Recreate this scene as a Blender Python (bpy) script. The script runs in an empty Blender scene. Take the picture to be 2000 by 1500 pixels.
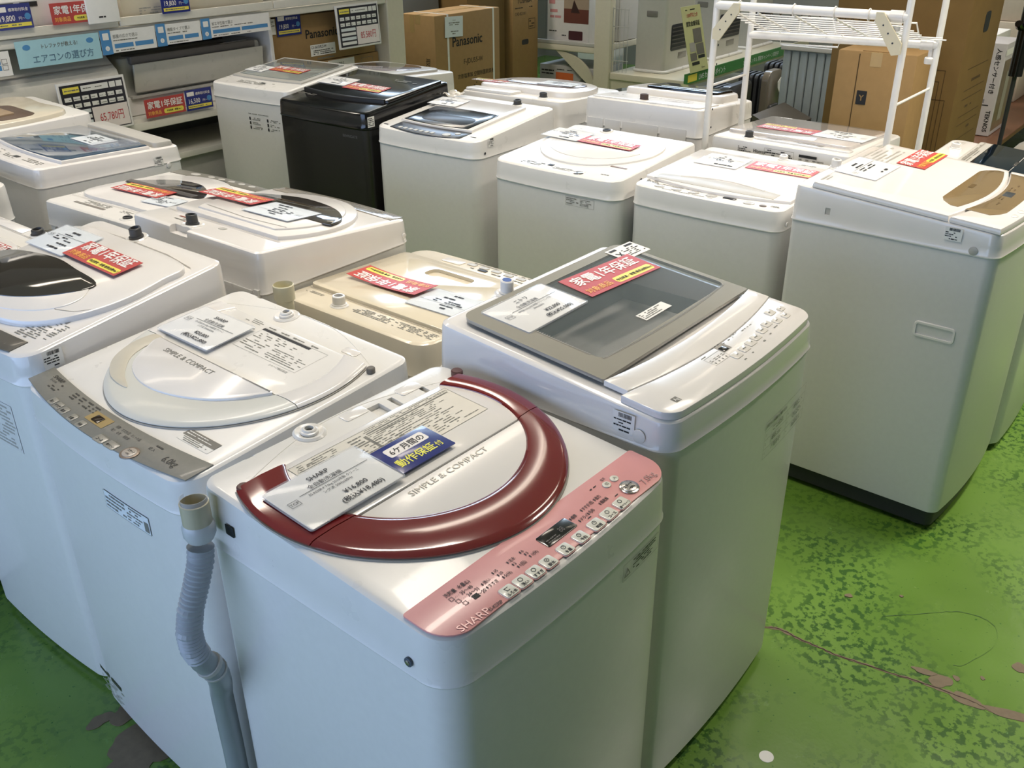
import bpy, bmesh, math, random
from mathutils import Vector, Matrix
C = bpy.context.scene.collection
random.seed(7)
PI = math.pi

# ------------------------------------------------------------------ camera
cam = bpy.data.cameras.new('camera'); co = bpy.data.objects.new('camera', cam); C.objects.link(co)
F_, PITCH, ROLL, YAW = 1842.2, -0.4801, -0.0075, 0.6612
fw = Vector((math.cos(PITCH)*math.cos(YAW), math.cos(PITCH)*math.sin(YAW), math.sin(PITCH)))
rt = fw.cross(Vector((0, 0, 1))).normalized(); up = rt.cross(fw)
r2 = rt*math.cos(ROLL) + up*math.sin(ROLL); u2 = up*math.cos(ROLL) - rt*math.sin(ROLL)
mw = Matrix((r2, u2, -fw)).transposed().to_4x4(); mw.translation = Vector((-0.736, -0.71, 1.7604))
co.matrix_world = mw
cam.sensor_width = 36; cam.lens = F_/2000*36; cam.clip_start = 0.05; cam.clip_end = 100
bpy.context.scene.camera = co
# ------------------------------------------------------------------ world, lights, exposure
sc = bpy.context.scene
sc.view_settings.view_transform = 'Standard'; sc.view_settings.look = 'None'
sc.view_settings.gamma = 1; sc.view_settings.use_curve_mapping = False
sc.view_settings.exposure = -0.66
w = bpy.data.worlds.new('world'); sc.world = w; w.use_nodes = True
bg = w.node_tree.nodes['Background']; bg.inputs[0].default_value = (0.55, 0.75, 1.0, 1); bg.inputs[1].default_value = 1.2
def area(name, loc, rot, sx, sy, power, col):
    l = bpy.data.lights.new(name, 'AREA'); l.shape = 'RECTANGLE'; l.size = sx; l.size_y = sy
    l.energy = power; l.color = col
    o = bpy.data.objects.new(name, l); C.objects.link(o); o.location = loc; o.rotation_euler = rot; return o
DAY = (0.48, 0.64, 1.0)
WARM = (1.0, 0.90, 0.78)
# daylight through the shop windows: left side, and the high windows far behind
area('window_light_left', (-2.85, 1.7, 1.2), (0, -PI/2, 0), 1.9, 5.6, 150, DAY)
area('window_light_right', (8.85, 4.2, 3.4), (0, PI/2, 0), 0.9, 3.6, 170, (0.62, 0.78, 1.0))
area('window_light_back', (7.0, 6.25, 3.4), (-PI/2, 0, 0), 3.2, 0.9, 120, (0.62, 0.78, 1.0))
LAMPS = [(.95, .9, 26), (.95, 2.5, 24), (1.4, 4.4, 26), (2.7, 1.9, 15), (2.8, .3, 14), (2.8, -.8, 58), (4.2, -1.6, 64), (4.9, 1.35, 26), (4.4, 4.4, 36), (6.4, -.6, 46), (7.4, 2.2, 34)]
LAMP_Z = 3.25
for i, (x, y, pw) in enumerate(LAMPS):
    area('ceiling_lamp_light', (x, y, LAMP_Z - 0.06), (0, 0, 0), 1.2, 0.22, pw, WARM).data.spread = math.radians(115)

# ------------------------------------------------------------------ materials
def lin(h):
    h = h.lstrip('#'); v = [int(h[i:i+2], 16)/255 for i in (0, 2, 4)]
    return tuple(c/12.92 if c <= .04045 else ((c+.055)/1.055)**2.4 for c in v) + (1,)
_m = {}
def M(name, col, rough=.4, metal=0, coat=0, alpha=1, emit=0, noise=.04, scale=30, bump=0, spec=.5, trans=0):
    if name in _m: return _m[name]
    m = bpy.data.materials.new(name); m.use_nodes = True; nt = m.node_tree; b = nt.nodes['Principled BSDF']
    c = lin(col)
    tc = nt.nodes.new('ShaderNodeTexCoord'); nz = nt.nodes.new('ShaderNodeTexNoise'); nz.inputs['Scale'].default_value = scale
    nz.inputs['Detail'].default_value = 3
    nt.links.new(tc.outputs['Object'], nz.inputs['Vector'])
    rp = nt.nodes.new('ShaderNodeValToRGB')
    rp.color_ramp.elements[0].position = .3; rp.color_ramp.elements[1].position = .7
    rp.color_ramp.elements[0].color = tuple(x*(1-noise) for x in c[:3]) + (1,); rp.color_ramp.elements[1].color = c
    nt.links.new(nz.outputs['Fac'], rp.inputs[0]); nt.links.new(rp.outputs[0], b.inputs['Base Color'])
    mr = nt.nodes.new('ShaderNodeMapRange'); mr.inputs[3].default_value = max(0, rough-.03); mr.inputs[4].default_value = min(1, rough+.04)
    nt.links.new(nz.outputs['Fac'], mr.inputs[0]); nt.links.new(mr.outputs[0], b.inputs['Roughness'])
    b.inputs['Metallic'].default_value = metal; b.inputs['Coat Weight'].default_value = coat; b.inputs['Coat Roughness'].default_value = .06
    b.inputs['Specular IOR Level'].default_value = spec; b.inputs['Alpha'].default_value = alpha
    b.inputs['Transmission Weight'].default_value = trans
    if emit: nt.links.new(rp.outputs[0], b.inputs['Emission Color']); b.inputs['Emission Strength'].default_value = emit
    if bump:
        bp = nt.nodes.new('ShaderNodeBump'); bp.inputs['Strength'].default_value = bump; bp.inputs['Distance'].default_value = .002
        nt.links.new(nz.outputs['Fac'], bp.inputs['Height']); nt.links.new(bp.outputs[0], b.inputs['Normal'])
    _m[name] = m; return m
WHITE = M('white_plastic', '#e3e1dd', .28, coat=.2, scale=18, noise=.03)
WHITEG = M('white_gloss_plastic', '#e5e2df', .18, coat=.4, scale=12, noise=.02)
CREAM = M('cream_plastic', '#ddd4c0', .2, coat=.4, scale=14)
STEEL = M('painted_steel_white', '#e0dfdc', .3, coat=.15, scale=60, noise=.03)
STEELG = M('painted_steel_grey_white', '#dad9d7', .32, coat=.1, scale=60, noise=.03)
BLACKG = M('black_gloss', '#0c0c0d', .14, coat=.3, noise=.1)
BLACKM = M('black_painted_steel', '#161413', .3, coat=.3, noise=.1)
DARK = M('dark_grey_plastic', '#2c2e31', .45)
KNOB = M('dark_inlet_plastic', '#3a3a3a', .45)
GREYP = M('grey_panel', '#7d7a73', .25, coat=.3)
GREYL = M('light_grey_plastic', '#b4b2ac', .35)
RED = M('red_translucent_plastic', '#7a1d1e', .1, coat=.9, scale=5, noise=.12)
PINK = M('pink_panel_film', '#dd9c9b', .3, coat=.2)
GOLD = M('champagne_panel', '#a08a66', .18, metal=.35, coat=.5)
PAPER = M('white_paper', '#e9e8e4', .6)
PAPERB = M('bluish_paper', '#dde3e6', .5)
CLEAR = M('clear_plastic', '#dfe4ee', .1, alpha=.22, coat=.3, noise=.0)
GLASS = M('smoked_glass', '#3e4042', .05, alpha=.86, coat=1, noise=.0)
BLUEGL = M('blue_tinted_glass', '#4f6276', .05, coat=1, noise=.15, scale=4)
BROWNGL = M('brown_tinted_glass', '#37322b', .06, coat=1, noise=.2, scale=5)
INK = M('black_ink', '#1d1d20', .6)
INKG = M('grey_ink', '#77766f', .6)
INKL = M('pale_grey_ink', '#a5a29a', .5)
SIGNR = M('red_sign_card', '#bb4a47', .4, spec=.45)
SIGNW = M('sign_white_print', '#f4efec', .3)
SIGNO = M('sign_orange_print', '#f6b45c', .3)
SIGNY = M('sign_yellow_print', '#efdf5e', .3)
SIGNB = M('blue_sign_card', '#28337f', .2, coat=.5)
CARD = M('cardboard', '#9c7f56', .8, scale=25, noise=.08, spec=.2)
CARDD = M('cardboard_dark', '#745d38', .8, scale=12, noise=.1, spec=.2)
CARDT = M('packing_tape', '#b89a66', .25, coat=.3)
TUBE = M('white_tube', '#ecebe6', .3, coat=.3)
BEIGE = M('beige_steel', '#cdc7b2', .4, scale=50)
SHELFW = M('shelf_white', '#d9d6cb', .4, scale=50)

# ------------------------------------------------------------------ mesh helpers
def empty(name, label=None, cat=None, group=None, mat4=None):
    o = bpy.data.objects.new(name, None); C.objects.link(o); o.empty_display_size = .05
    if mat4 is not None: o.matrix_world = mat4
    if label: o['label'] = label
    if cat: o['category'] = cat
    if group: o['group'] = group
    return o
def tag(o, label, cat, group=None, kind=None):
    if label: o['label'] = label
    if cat: o['category'] = cat
    if group: o['group'] = group
    if kind: o['kind'] = kind
    return o
class MB:
    def __init__(s): s.v = []; s.f = []
    def add(s, vs, fs):
        n = len(s.v); s.v += [tuple(v) for v in vs]; s.f += [tuple(i+n for i in f) for f in fs]; return s
    def box(s, x0, x1, y0, y1, z0, z1):
        v = [(x, y, z) for z in (z0, z1) for y in (y0, y1) for x in (x0, x1)]
        return s.add(v, [(0, 2, 3, 1), (4, 5, 7, 6), (0, 1, 5, 4), (2, 6, 7, 3), (0, 4, 6, 2), (1, 3, 7, 5)])
    def quad(s, x0, x1, y0, y1, h=0):
        if x1-x0 > .045:
            n = int((x1-x0)/.03)+1
            for k in range(n): s.add([(x0+(x1-x0)*k/n, y0, h), (x0+(x1-x0)*(k+1)/n, y0, h), (x0+(x1-x0)*(k+1)/n, y1, h), (x0+(x1-x0)*k/n, y1, h)], [(0, 1, 2, 3)])
            return s
        return s.add([(x0, y0, h), (x1, y0, h), (x1, y1, h), (x0, y1, h)], [(0, 1, 2, 3)])
    def loft(s, rings, cap0=True, cap1=True, closed=True):
        n = len(rings[0]); vs = [p for r in rings for p in r]; fs = []
        for k in range(len(rings)-1):
            for i in range(n if closed else n-1):
                j = (i+1) % n; fs.append((k*n+i, k*n+j, (k+1)*n+j, (k+1)*n+i))
        if cap0: fs.append(tuple(range(n-1, -1, -1)))
        if cap1: fs.append(tuple(range((len(rings)-1)*n, len(rings)*n)))
        return s.add(vs, fs)
    def slab(s, out, h0, h1, bev=.002):
        if area2(out) < 0: out = out[::-1]
        if bev > 0: rings = [[(x, y, h0) for x, y in out], [(x, y, h1-bev) for x, y in out], [(x, y, h1-bev*.3) for x, y in inset(out, bev*.3)], [(x, y, h1) for x, y in inset(out, bev)]]
        else: rings = [[(x, y, h0) for x, y in out], [(x, y, h1) for x, y in out]]
        return s.loft(rings)
    def tube(s, path, r, n=8, caps=True):
        path = [Vector(p) for p in path]; rings = []
        for i, p in enumerate(path):
            a = path[max(i-1, 0)]; b = path[min(i+1, len(path)-1)]; t = (b-a).normalized()
            ref = Vector((0, 0, 1)) if abs(t.z) < .9 else Vector((1, 0, 0))
            if i == 0: X = t.cross(ref).normalized()
            else: X = (X - t*X.dot(t)).normalized()
            Y = t.cross(X); rr = r[i] if isinstance(r, (list, tuple)) else r
            rings.append([tuple(p + (X*math.cos(2*PI*k/n) + Y*math.sin(2*PI*k/n))*rr) for k in range(n)])
        return s.loft(rings, caps, caps)
    def lathe(s, prof, cx=0, cy=0, n=24, cap0=True, cap1=True):
        return s.loft([[(cx+r*math.cos(2*PI*k/n), cy+r*math.sin(2*PI*k/n), z) for k in range(n)] for r, z in prof], cap0, cap1)
    def obj(s, name, mat, parent=None, f=None, smooth=True, ang=35, label=None):
        vs = [tuple(f(*v)) for v in s.v] if f else s.v
        me = bpy.data.meshes.new(name); me.from_pydata(vs, [], s.f)
        if smooth:
            me.polygons.foreach_set('use_smooth', [True]*len(me.polygons)); me.update()
            for p in me.polygons:
                if p.loop_total > 6: p.use_smooth = False
            me.set_sharp_from_angle(angle=math.radians(ang))
        me.update(); me.materials.append(mat)
        o = bpy.data.objects.new(name, me); C.objects.link(o)
        if parent is not None: o.parent = parent
        if label: o['label'] = label
        return o
def area2(p): return sum(p[i][0]*p[(i+1) % len(p)][1]-p[(i+1) % len(p)][0]*p[i][1] for i in range(len(p)))
def inset(p, d):
    n = len(p); out = []
    for i in range(n):
        a, b, c = p[i-1], p[i], p[(i+1) % n]
        e1 = (b[0]-a[0], b[1]-a[1]); e2 = (c[0]-b[0], c[1]-b[1])
        l1 = math.hypot(*e1) or 1e-9; l2 = math.hypot(*e2) or 1e-9
        n1 = (-e1[1]/l1, e1[0]/l1); n2 = (-e2[1]/l2, e2[0]/l2)
        m = (n1[0]+n2[0], n1[1]+n2[1]); q = max(.35, (m[0]**2+m[1]**2)/2)
        out.append((b[0]+m[0]/q*d, b[1]+m[1]/q*d))
    return out
def rr(x0, x1, y0, y1, r, n=5):
    if not isinstance(r, (list, tuple)): r = [r]*4   # order: x1y0, x1y1, x0y1, x0y0
    out = []
    for (cx, cy, a0), q in zip(((x1, y0, -90), (x1, y1, 0), (x0, y1, 90), (x0, y0, 180)), r):
        sx = -1 if cx == x1 else 1; sy = -1 if cy == y1 else 1
        ox, oy = cx+sx*q, cy+sy*q
        for k in range(n+1):
            a = math.radians(a0+90*k/n); out.append((ox+q*math.cos(a), oy+q*math.sin(a)))
    return out
def arc(cx, cy, rx, ry, a0, a1, n=32): return [(cx+rx*math.cos(math.radians(a0+(a1-a0)*k/n)), cy+ry*math.sin(math.radians(a0+(a1-a0)*k/n))) for k in range(n+1)]
def clip(p, y, keep):
    out = []
    for i in range(len(p)):
        a, b = p[i], p[(i+1) % len(p)]; ia = (a[1]-y)*keep >= 0; ib = (b[1]-y)*keep >= 0
        if ia: out.append(a)
        if ia != ib: t = (y-a[1])/(b[1]-a[1]); out.append((a[0]+(b[0]-a[0])*t, y))
    return out
def smoothpoly(pts, n=8):
    out = []; m = len(pts)
    for i in range(m):
        p0, p1, p2, p3 = [Vector(pts[(i+k-1) % m]) for k in range(4)]
        for k in range(n):
            t = k/n; q = .5*((2*p1)+(p2-p0)*t+(2*p0-5*p1+4*p2-p3)*t*t+(3*p1-p0-3*p2+p3)*t**3); out.append((q.x, q.y))
    return out
_tc = {}
def tmesh(s, bold=0):
    k = (s, bold)
    if k in _tc: return _tc[k]
    c = bpy.data.curves.new('t', 'FONT'); c.body = s; c.size = 1; c.resolution_u = 2; c.offset = 0
    o = bpy.data.objects.new('t', c); C.objects.link(o)
    dg = bpy.context.evaluated_depsgraph_get(); dg.update()
    me = bpy.data.meshes.new_from_object(o.evaluated_get(dg))
    v = [(a.co.x, a.co.y) for a in me.vertices]; f = [tuple(p.vertices) for p in me.polygons]
    bpy.data.objects.remove(o); bpy.data.curves.remove(c); bpy.data.meshes.remove(me)
    _tc[k] = (v, f); return _tc[k]
def T(mb, s, x, y, size, h=0, rot=0, align='l', sx=1, bold=0, flip=False):
    v, f = tmesh(s)
    if not v: return mb
    if bold and not flip:
        d = bold*size*.9
        for q, (dx, dy) in enumerate(((d, 0), (-d, 0), (0, d), (0, -d))): T(mb, s, x+dx, y+dy, size, h+.00006*q, rot, align, sx, bold, True)
        return mb
    wd = max(a[0] for a in v)*sx; off = {'l': 0, 'c': -wd/2, 'r': -wd}[align]
    cr, sr = math.cos(rot), math.sin(rot); out = []
    for a, b in v:
        a = (a*sx+off)*size; b = b*size; out.append((x+a*cr-b*sr, y+a*sr+b*cr, h))
    return mb.add(out, f)
def fine(mb, x0, x1, y0, y1, rows, h=0, fill=.75, fh=.55):
    rh = (y1-y0)/rows
    for r in range(rows):
        y = y1-(r+.5)*rh; x = x0; end = x0+(x1-x0)*random.uniform(.7, 1)
        while x < end:
            l = random.uniform(.6, 2.2)*rh*.9
            if random.random() < fill:
                a = random.uniform(.6, 1)*rh*fh/2; mb.quad(x, min(x+l, x1), y-a, y+a, h)
            x += l+rh*.18
    return mb
def barcode(mb, x0, x1, y0, y1, h=0):
    x = x0
    while x < x1:
        wd = random.choice((1, 1, 2, 3))*(x1-x0)/60; mb.quad(x, min(x+wd, x1), y0, y1, h); x += wd+random.choice((1, 1, 2))*(x1-x0)/60
    return mb
def frame2(mb, x0, x1, y0, y1, t, h=0):
    mb.quad(x0, x1, y0, y0+t, h); mb.quad(x0, x1, y1-t, y1, h); mb.quad(x0, x0+t, y0+t, y1-t, h); mb.quad(x1-t, x1, y0+t, y1-t, h); return mb
def cut(o, cutters):
    for mb in cutters:
        c = mb.obj('cutter', WHITE, None, smooth=False); c.matrix_world = o.matrix_world
        c.parent = o.parent
        md = o.modifiers.new('b', 'BOOLEAN'); md.object = c; md.operation = 'DIFFERENCE'; md.solver = 'EXACT'
        dg = bpy.context.evaluated_depsgraph_get(); dg.update()
        me = bpy.data.meshes.new_from_object(o.evaluated_get(dg)); o.modifiers.clear()
        old = o.data; o.data = me; me.name = o.name; bpy.data.objects.remove(c)
        me.polygons.foreach_set('use_smooth', [True]*len(me.polygons))
        for p in me.polygons:
            if p.area > .004: p.use_smooth = False
        me.set_sharp_from_angle(angle=math.radians(35))
    return o

# ------------------------------------------------------------------ the washing machine
class Washer:
    def __init__(s, par, label, body=STEEL, cover=WHITE, rf=.05, rb=.03, bow=.014, group='washing machines on sale', base=STEELG, base_h=.03, lip=.004):
        s.x, s.y, s.r, s.W, s.D, s.Hf, s.Hr, s.Hs = par; s.bow = bow
        s.mat4 = Matrix.Translation((s.x, s.y, 0)) @ Matrix.Rotation(s.r, 4, 'Z')
        s.o = empty('washing_machine', label, 'washing machine', group, s.mat4)
        W, D = s.W, s.D; s.rf, s.rb = rf, rb
        def ol(i, d=8):
            p = rr(i, W-i, i, D-i, [rf-i*.5, rb, rb, rf-i*.5], d); a, b = p[-1], p[0]
            return [s.bw(x, y) for x, y in p+[(a[0]+(b[0]-a[0])*k/12, a[1]) for k in range(1, 12)]]
        s.ol = ol
        mb = MB(); mb.loft([[(x, y, z) for x, y in ol(i)] for i, z in ((.003, base_h), (.0018, base_h+.004), (.0018, s.Hs-.003), (.005, s.Hs+.001))]); mb.obj('cabinet', body, s.o)
        mb = MB(); mb.loft([[(x, y, z) for x, y in ol(i)] for i, z in ((.03, .012), (.016, .018), (.012, base_h+.001))]); mb.obj('plinth', base, s.o)
        for fx in (.06, W-.06):
            for fy in (.06, D-.06): MB().lathe([(.022, 0), (.024, .003), (.022, .013)], fx, fy, 12).obj('foot', DARK, s.o)
        top = s.top
        rings = []
        for i, k, zz in ((-.001, 0, s.Hs), (-lip*.5, 0, s.Hs+.003), (0, 0, s.Hs+.008), (.001, .5, None), (.003, 1, -.012), (.0045, 1, -.005), (.009, 1, -.0015), (.014, 1, 0)):
            ring = []
            for x, y in ol(i):
                zt = s.zt(y)
                z = zz if k == 0 else (zt+zz if k == 1 else s.Hs+.5*(zt-.012-s.Hs))
                ring.append((x, y, z))
            rings.append(ring)
        mb = MB(); mb.loft(rings); s.cover = mb.obj('top_cover', cover, s.o)
    def zt(s, y): return s.Hf+(s.Hr-s.Hf)*y/s.D
    def bw(s, x, y):
        k = max(0, 1-y/(.35*s.D)); q = max(0, 1-((x-s.W/2)/(s.W/2))**2); return (x, y-s.bow*k*q)
    def top(s, x, y, h):
        x, y = s.bw(x, y); return (x, y, s.zt(y)+h)
    def front(s, x, z, h):
        q = max(0, 1-((x-s.W/2)/(s.W/2))**2); return (x, -s.bow*q-s.pr(z)-h, z)
    def pr(s, z): return .0008 if z > s.Hs-.003 else -.0014
    def left(s, a, z, h): return (-s.pr(z)-h, -a, z)      # a = -y
    def right(s, a, z, h): return (s.W+s.pr(z)+h, a, z)
    def back(s, a, z, h): return (-a, s.D+s.pr(z)+h, z)  # a = -x
    def slab(s, name, out, h0, h1, bev, mat, parent=None, label=None): return MB().slab(out, h0, h1, bev).obj(name, mat, parent or s.o, s.top, label=label)
    def put(s, name, mb, mat, face='top', parent=None, label=None): return mb.obj(name, mat, parent or s.o, getattr(s, face), smooth=False, label=label)
    def inlet(s, x, y, mat=KNOB, R=.045, knob=True, h=.02, rk=.017):
        MB().lathe([(R, .0005), (R-.004, .004), (R-.008, .003), (R-.012, .0012)], x, y, 24).obj('inlet_dish', WHITE, s.o, s.top)
        i = MB().lathe([(rk+.003, .0015), (rk+.003, .006), (rk, .007), (rk, h), (rk-.002, h+.002), (rk-.005, h+.002), (rk-.006, h-.004), (rk-.006, .004)], x, y, 20).obj('water_inlet', mat, s.o, s.top)
        MB().lathe([(rk-.006, .004), (rk-.0061, .0045)], x, y, 16).obj('inlet_bore', DARK, s.o, s.top)
        return i
    def barlabel(s, face, x0, z0, w=.045, h=.032):
        MB().quad(x0, x0+w, z0, z0+h, .0009).obj('stock_label', PAPER, s.o, getattr(s, face), smooth=False)
        mb = MB(); barcode(mb, x0+w*.25, x0+w*.85, z0+h*.74, z0+h*.95, .0013); fine(mb, x0+w*.05, x0+w*.95, z0+h*.25, z0+h*.68, 3, .0013); fine(mb, x0+w*.3, x0+w*.8, z0+h*.04, z0+h*.2, 1, .0013)
        mb.obj('stock_print', INK, s.o, getattr(s, face), smooth=False)
    def disc(s, face, x, z, r, mat, name='screw_cap', h=.0015):
        MB().slab(arc(x, z, r, r, 0, 360-15, 23), 0, h, .0008).obj(name, mat, s.o, getattr(s, face))
    def on(s, x, y, h, rot=0):
        sl = math.atan((s.Hr-s.Hf)/s.D)
        x, y = s.bw(x, y)
        return s.mat4 @ Matrix.Translation((x, y, s.zt(y)+h)) @ Matrix.Rotation(sl, 4, 'X') @ Matrix.Rotation(rot, 4, 'Z')

def price_card(m4, label, lines=None, w=.19, h=.122, paper=PAPER):
    t = empty('price_card', label, 'price card', 'price cards on the washing machines', m4)
    MB().slab(rr(-w/2, w/2, -h/2, h/2, .003, 3), 0, .0012, .0003).obj('card_insert', paper, t)
    mb = MB(); o = inset(rr(-w/2, w/2, -h/2, h/2, .003, 3), -.0035)
    mb.slab(o, -.0004, .0022, .0006).obj('plastic_sleeve', CLEAR, t)
    mb = MB(); H = .0027
    frame2(mb, -w*.44, -w*.34, -h*.02, h*.1, .0007, H); T(mb, 'TCP', -w*.39, h*.015, .009, H, 0, 'c')
    mb.quad(-w*.30, w*.44, h*.115, h*.124, H)
    if lines:
        T(mb, lines[0], 0, h*.29, .0145, H, 0, 'c', bold=.01); T(mb, lines[1], 0, h*.15, .0115, H, 0, 'c')
        T(mb, lines[2], w*.03, h*.03, .0076, H, 0, 'c', .85); T(mb, lines[3], w*.03, -h*.05, .0076, H, 0, 'c')
        T(mb, lines[4], w*.12, -h*.25, .0145, H, 0, 'c', bold=.015); T(mb, lines[5], w*.12, -h*.40, .0145, H, 0, 'c', bold=.015)
    else:
        fine(mb, -.018, .018, h*.26, h*.37, 1, H); fine(mb, -.03, .03, h*.14, h*.23, 1, H)
        fine(mb, -.045, .06, -h*.08, h*.09, 2, H); fine(mb, .0, .045, -h*.24, -h*.13, 1, H); fine(mb, -.01, .06, -h*.42, -h*.3, 1, H)
    mb.obj('card_print', INK, t, smooth=False)
    return t
def red_sign(m4, label, w=.232, h=.092, curl=0):
    t = empty('warranty_sign', label, 'sign', 'red warranty signs on the washing machines', m4)
    f = (lambda x, y, z: (x, y, z+curl*(x/w*2)**2)) if curl else None
    mb = MB(); N = 12
    for k in range(N): a = -w/2+w*k/N; mb.box(a, a+w/N, -h/2, h/2, 0, .001)
    me = mb.obj('sign_card', SIGNR, t, f, smooth=False)
    H = .0016
    T(MB(), '家電1年保証', 0, h*.03, .0425, H, 0, 'c', .93, .022).obj('headline_print', SIGNW, t, f, smooth=False)
    T(MB(), '対象商品', -w*.46, -h*.36, .022, H, 0, 'l', .95, .02).obj('subline_print', SIGNO, t, f, smooth=False)
    mb = MB()
    for k in range(8): a, b = -.013+.123*k/8, -.013+.123*(k+1)/8; mb.quad(a, b, -h*.42, -h*.16, H-.0003)
    for s_ in (-1, 1):
        c = arc(-.013 if s_ < 0 else .11, -h*.29, .006, h*.13, 90 if s_ < 0 else -90, 270 if s_ < 0 else 90, 8); mb.add([(x, y, H-.0003) for x, y in c], [tuple(range(len(c)))])
    mb.obj('yellow_pill', SIGNY, t, f, smooth=False)
    T(MB(), '中古家具・家電 販売台数No.1', .0485, -h*.345, .0108, H+.0002, 0, 'c', .9, .02).obj('pill_print', INK, t, f, smooth=False)
    return t

# ================================================================== room shell
def S(o, kind='structure'): o['kind'] = kind; return o
def floor_mat():
    m = bpy.data.materials.new('green_floor_paint'); m.use_nodes = True; nt = m.node_tree; b = nt.nodes['Principled BSDF']; N = nt.nodes.new; L = nt.links.new
    tc = N('ShaderNodeTexCoord')
    def noise(sc_, det, r=.6):
        n = N('ShaderNodeTexNoise'); n.inputs['Scale'].default_value = sc_; n.inputs['Detail'].default_value = det; n.inputs['Roughness'].default_value = r; L(tc.outputs['Object'], n.inputs['Vector']); return n
    def ramp(src, p0, p1, c0=(0, 0, 0, 1), c1=(1, 1, 1, 1)):
        r = N('ShaderNodeValToRGB'); r.color_ramp.elements[0].position = p0; r.color_ramp.elements[1].position = p1
        r.color_ramp.elements[0].color = c0; r.color_ramp.elements[1].color = c1; L(src, r.inputs[0]); return r
    def mix(f, a, bb):
        x = N('ShaderNodeMix'); x.data_type = 'RGBA'; L(f, x.inputs[0])
        for i, q in ((6, a), (7, bb)):
            if isinstance(q, tuple): x.inputs[i].default_value = q
            else: L(q, x.inputs[i])
        return x.outputs[2]
    big = ramp(noise(1.3, 3).outputs['Fac'], .38, .62)
    base = mix(big.outputs[0], lin('#54762a'), lin('#648739'))
    wear = ramp(noise(2.2, 2).outputs['Fac'], .44, .60)
    spots = ramp(noise(48, 4, .55).outputs['Fac'], .50, .56)
    mul = N('ShaderNodeMath'); mul.operation = 'MULTIPLY'; L(wear.outputs[0], mul.inputs[0]); L(spots.outputs[0], mul.inputs[1])
    c = mix(mul.outputs[0], base, lin('#345722'))
    sp2 = ramp(noise(85, 2, .5).outputs['Fac'], .70, .73)
    c = mix(sp2.outputs[0], c, lin('#2c5a1c'))
    lt = ramp(noise(30, 3, .6).outputs['Fac'], .70, .78)
    c = mix(lt.outputs[0], c, lin('#6f9c55'))
    L(c, b.inputs['Base Color'])
    rr_ = N('ShaderNodeMapRange'); rr_.inputs[3].default_value = .16; rr_.inputs[4].default_value = .34; L(noise(9, 5).outputs['Fac'], rr_.inputs[0]); L(rr_.outputs[0], b.inputs['Roughness'])
    b.inputs['Coat Weight'].default_value = .08; b.inputs['Coat Roughness'].default_value = .12; b.inputs['Specular IOR Level'].default_value = .4
    bp = N('ShaderNodeBump'); bp.inputs['Strength'].default_value = .25; bp.inputs['Distance'].default_value = .004; L(noise(14, 4).outputs['Fac'], bp.inputs['Height']); L(bp.outputs[0], b.inputs['Normal'])
    return m
WALLM = M('wall_paint', '#8f8c84', .7, scale=6); CEIL = M('ceiling_board', '#d8d4c8', .8, scale=8); CONC = M('bare_concrete', '#70634f', .7, scale=60, noise=.18)
fl = S(MB().box(-3.15, 9.2, -3.2, 6.5, -.1, 0).obj('floor', floor_mat(), smooth=False))
S(MB().box(-3.15, 9.2, -3.2, 6.5, 4.0, 4.1).obj('ceiling', CEIL, smooth=False))
S(MB().box(-3.15, 9.2, -3.3, -3.2, 0, 4.0).obj('wall_front', M('wall_front_paint', '#8d8a80', .8), smooth=False))
def wall_open(name, ax, p0, p1, a0, a1, o0, o1, z0, z1):
    mb = MB()
    for (u0, u1, zz0, zz1) in ((a0, o0, 0, 4), (o1, a1, 0, 4), (o0, o1, 0, z0), (o0, o1, z1, 4)):
        if ax == 'x': mb.box(p0, p1, u0, u1, zz0, zz1)
        else: mb.box(u0, u1, p0, p1, zz0, zz1)
    return S(mb.obj(name, WALLM, smooth=False))
wall_open('wall_left', 'x', -3.15, -3.0, -3.2, 6.5, -1.2, 4.6, .15, 2.3)
wall_open('wall_right', 'x', 9.05, 9.2, -3.2, 6.5, 2.4, 6.0, 2.9, 3.85)
wall_open('wall_back', 'y', 6.35, 6.5, -3.15, 9.2, 5.4, 8.7, 2.9, 3.85)
WG = M('window_glass', '#dfe8ee', .02, alpha=.15, noise=0)
def window(name, ax, p, a0, a1, z0, z1, n):
    mb = MB(); w_ = (a1-a0)/n
    for k in range(n+1):
        a = a0+k*w_
        mb.box(*((p, p+.06, a-.025, a+.025) if ax == 'x' else (a-.025, a+.025, p, p+.06)), z0, z1)
    for z in (z0, z1-.05): mb.box(*((p, p+.06, a0, a1) if ax == 'x' else (a0, a1, p, p+.06)), z, z+.05)
    o = S(mb.obj(name, GREYL, smooth=False))
    for k in range(n):
        a = a0+k*w_+.025; b_ = a0+(k+1)*w_-.025
        MB().box(*((p+.025, p+.032, a, b_) if ax == 'x' else (a, b_, p+.025, p+.032)), z0+.05, z1-.05).obj('pane', WG, o, smooth=False)
window('window_1', 'x', -3.1, -1.2, 4.6, .15, 2.3, 5); window('window_2', 'x', 9.1, 2.4, 6.0, 2.9, 3.85, 3); window('window_3', 'y', 6.4, 5.4, 8.7, 2.9, 3.85, 3)
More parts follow.
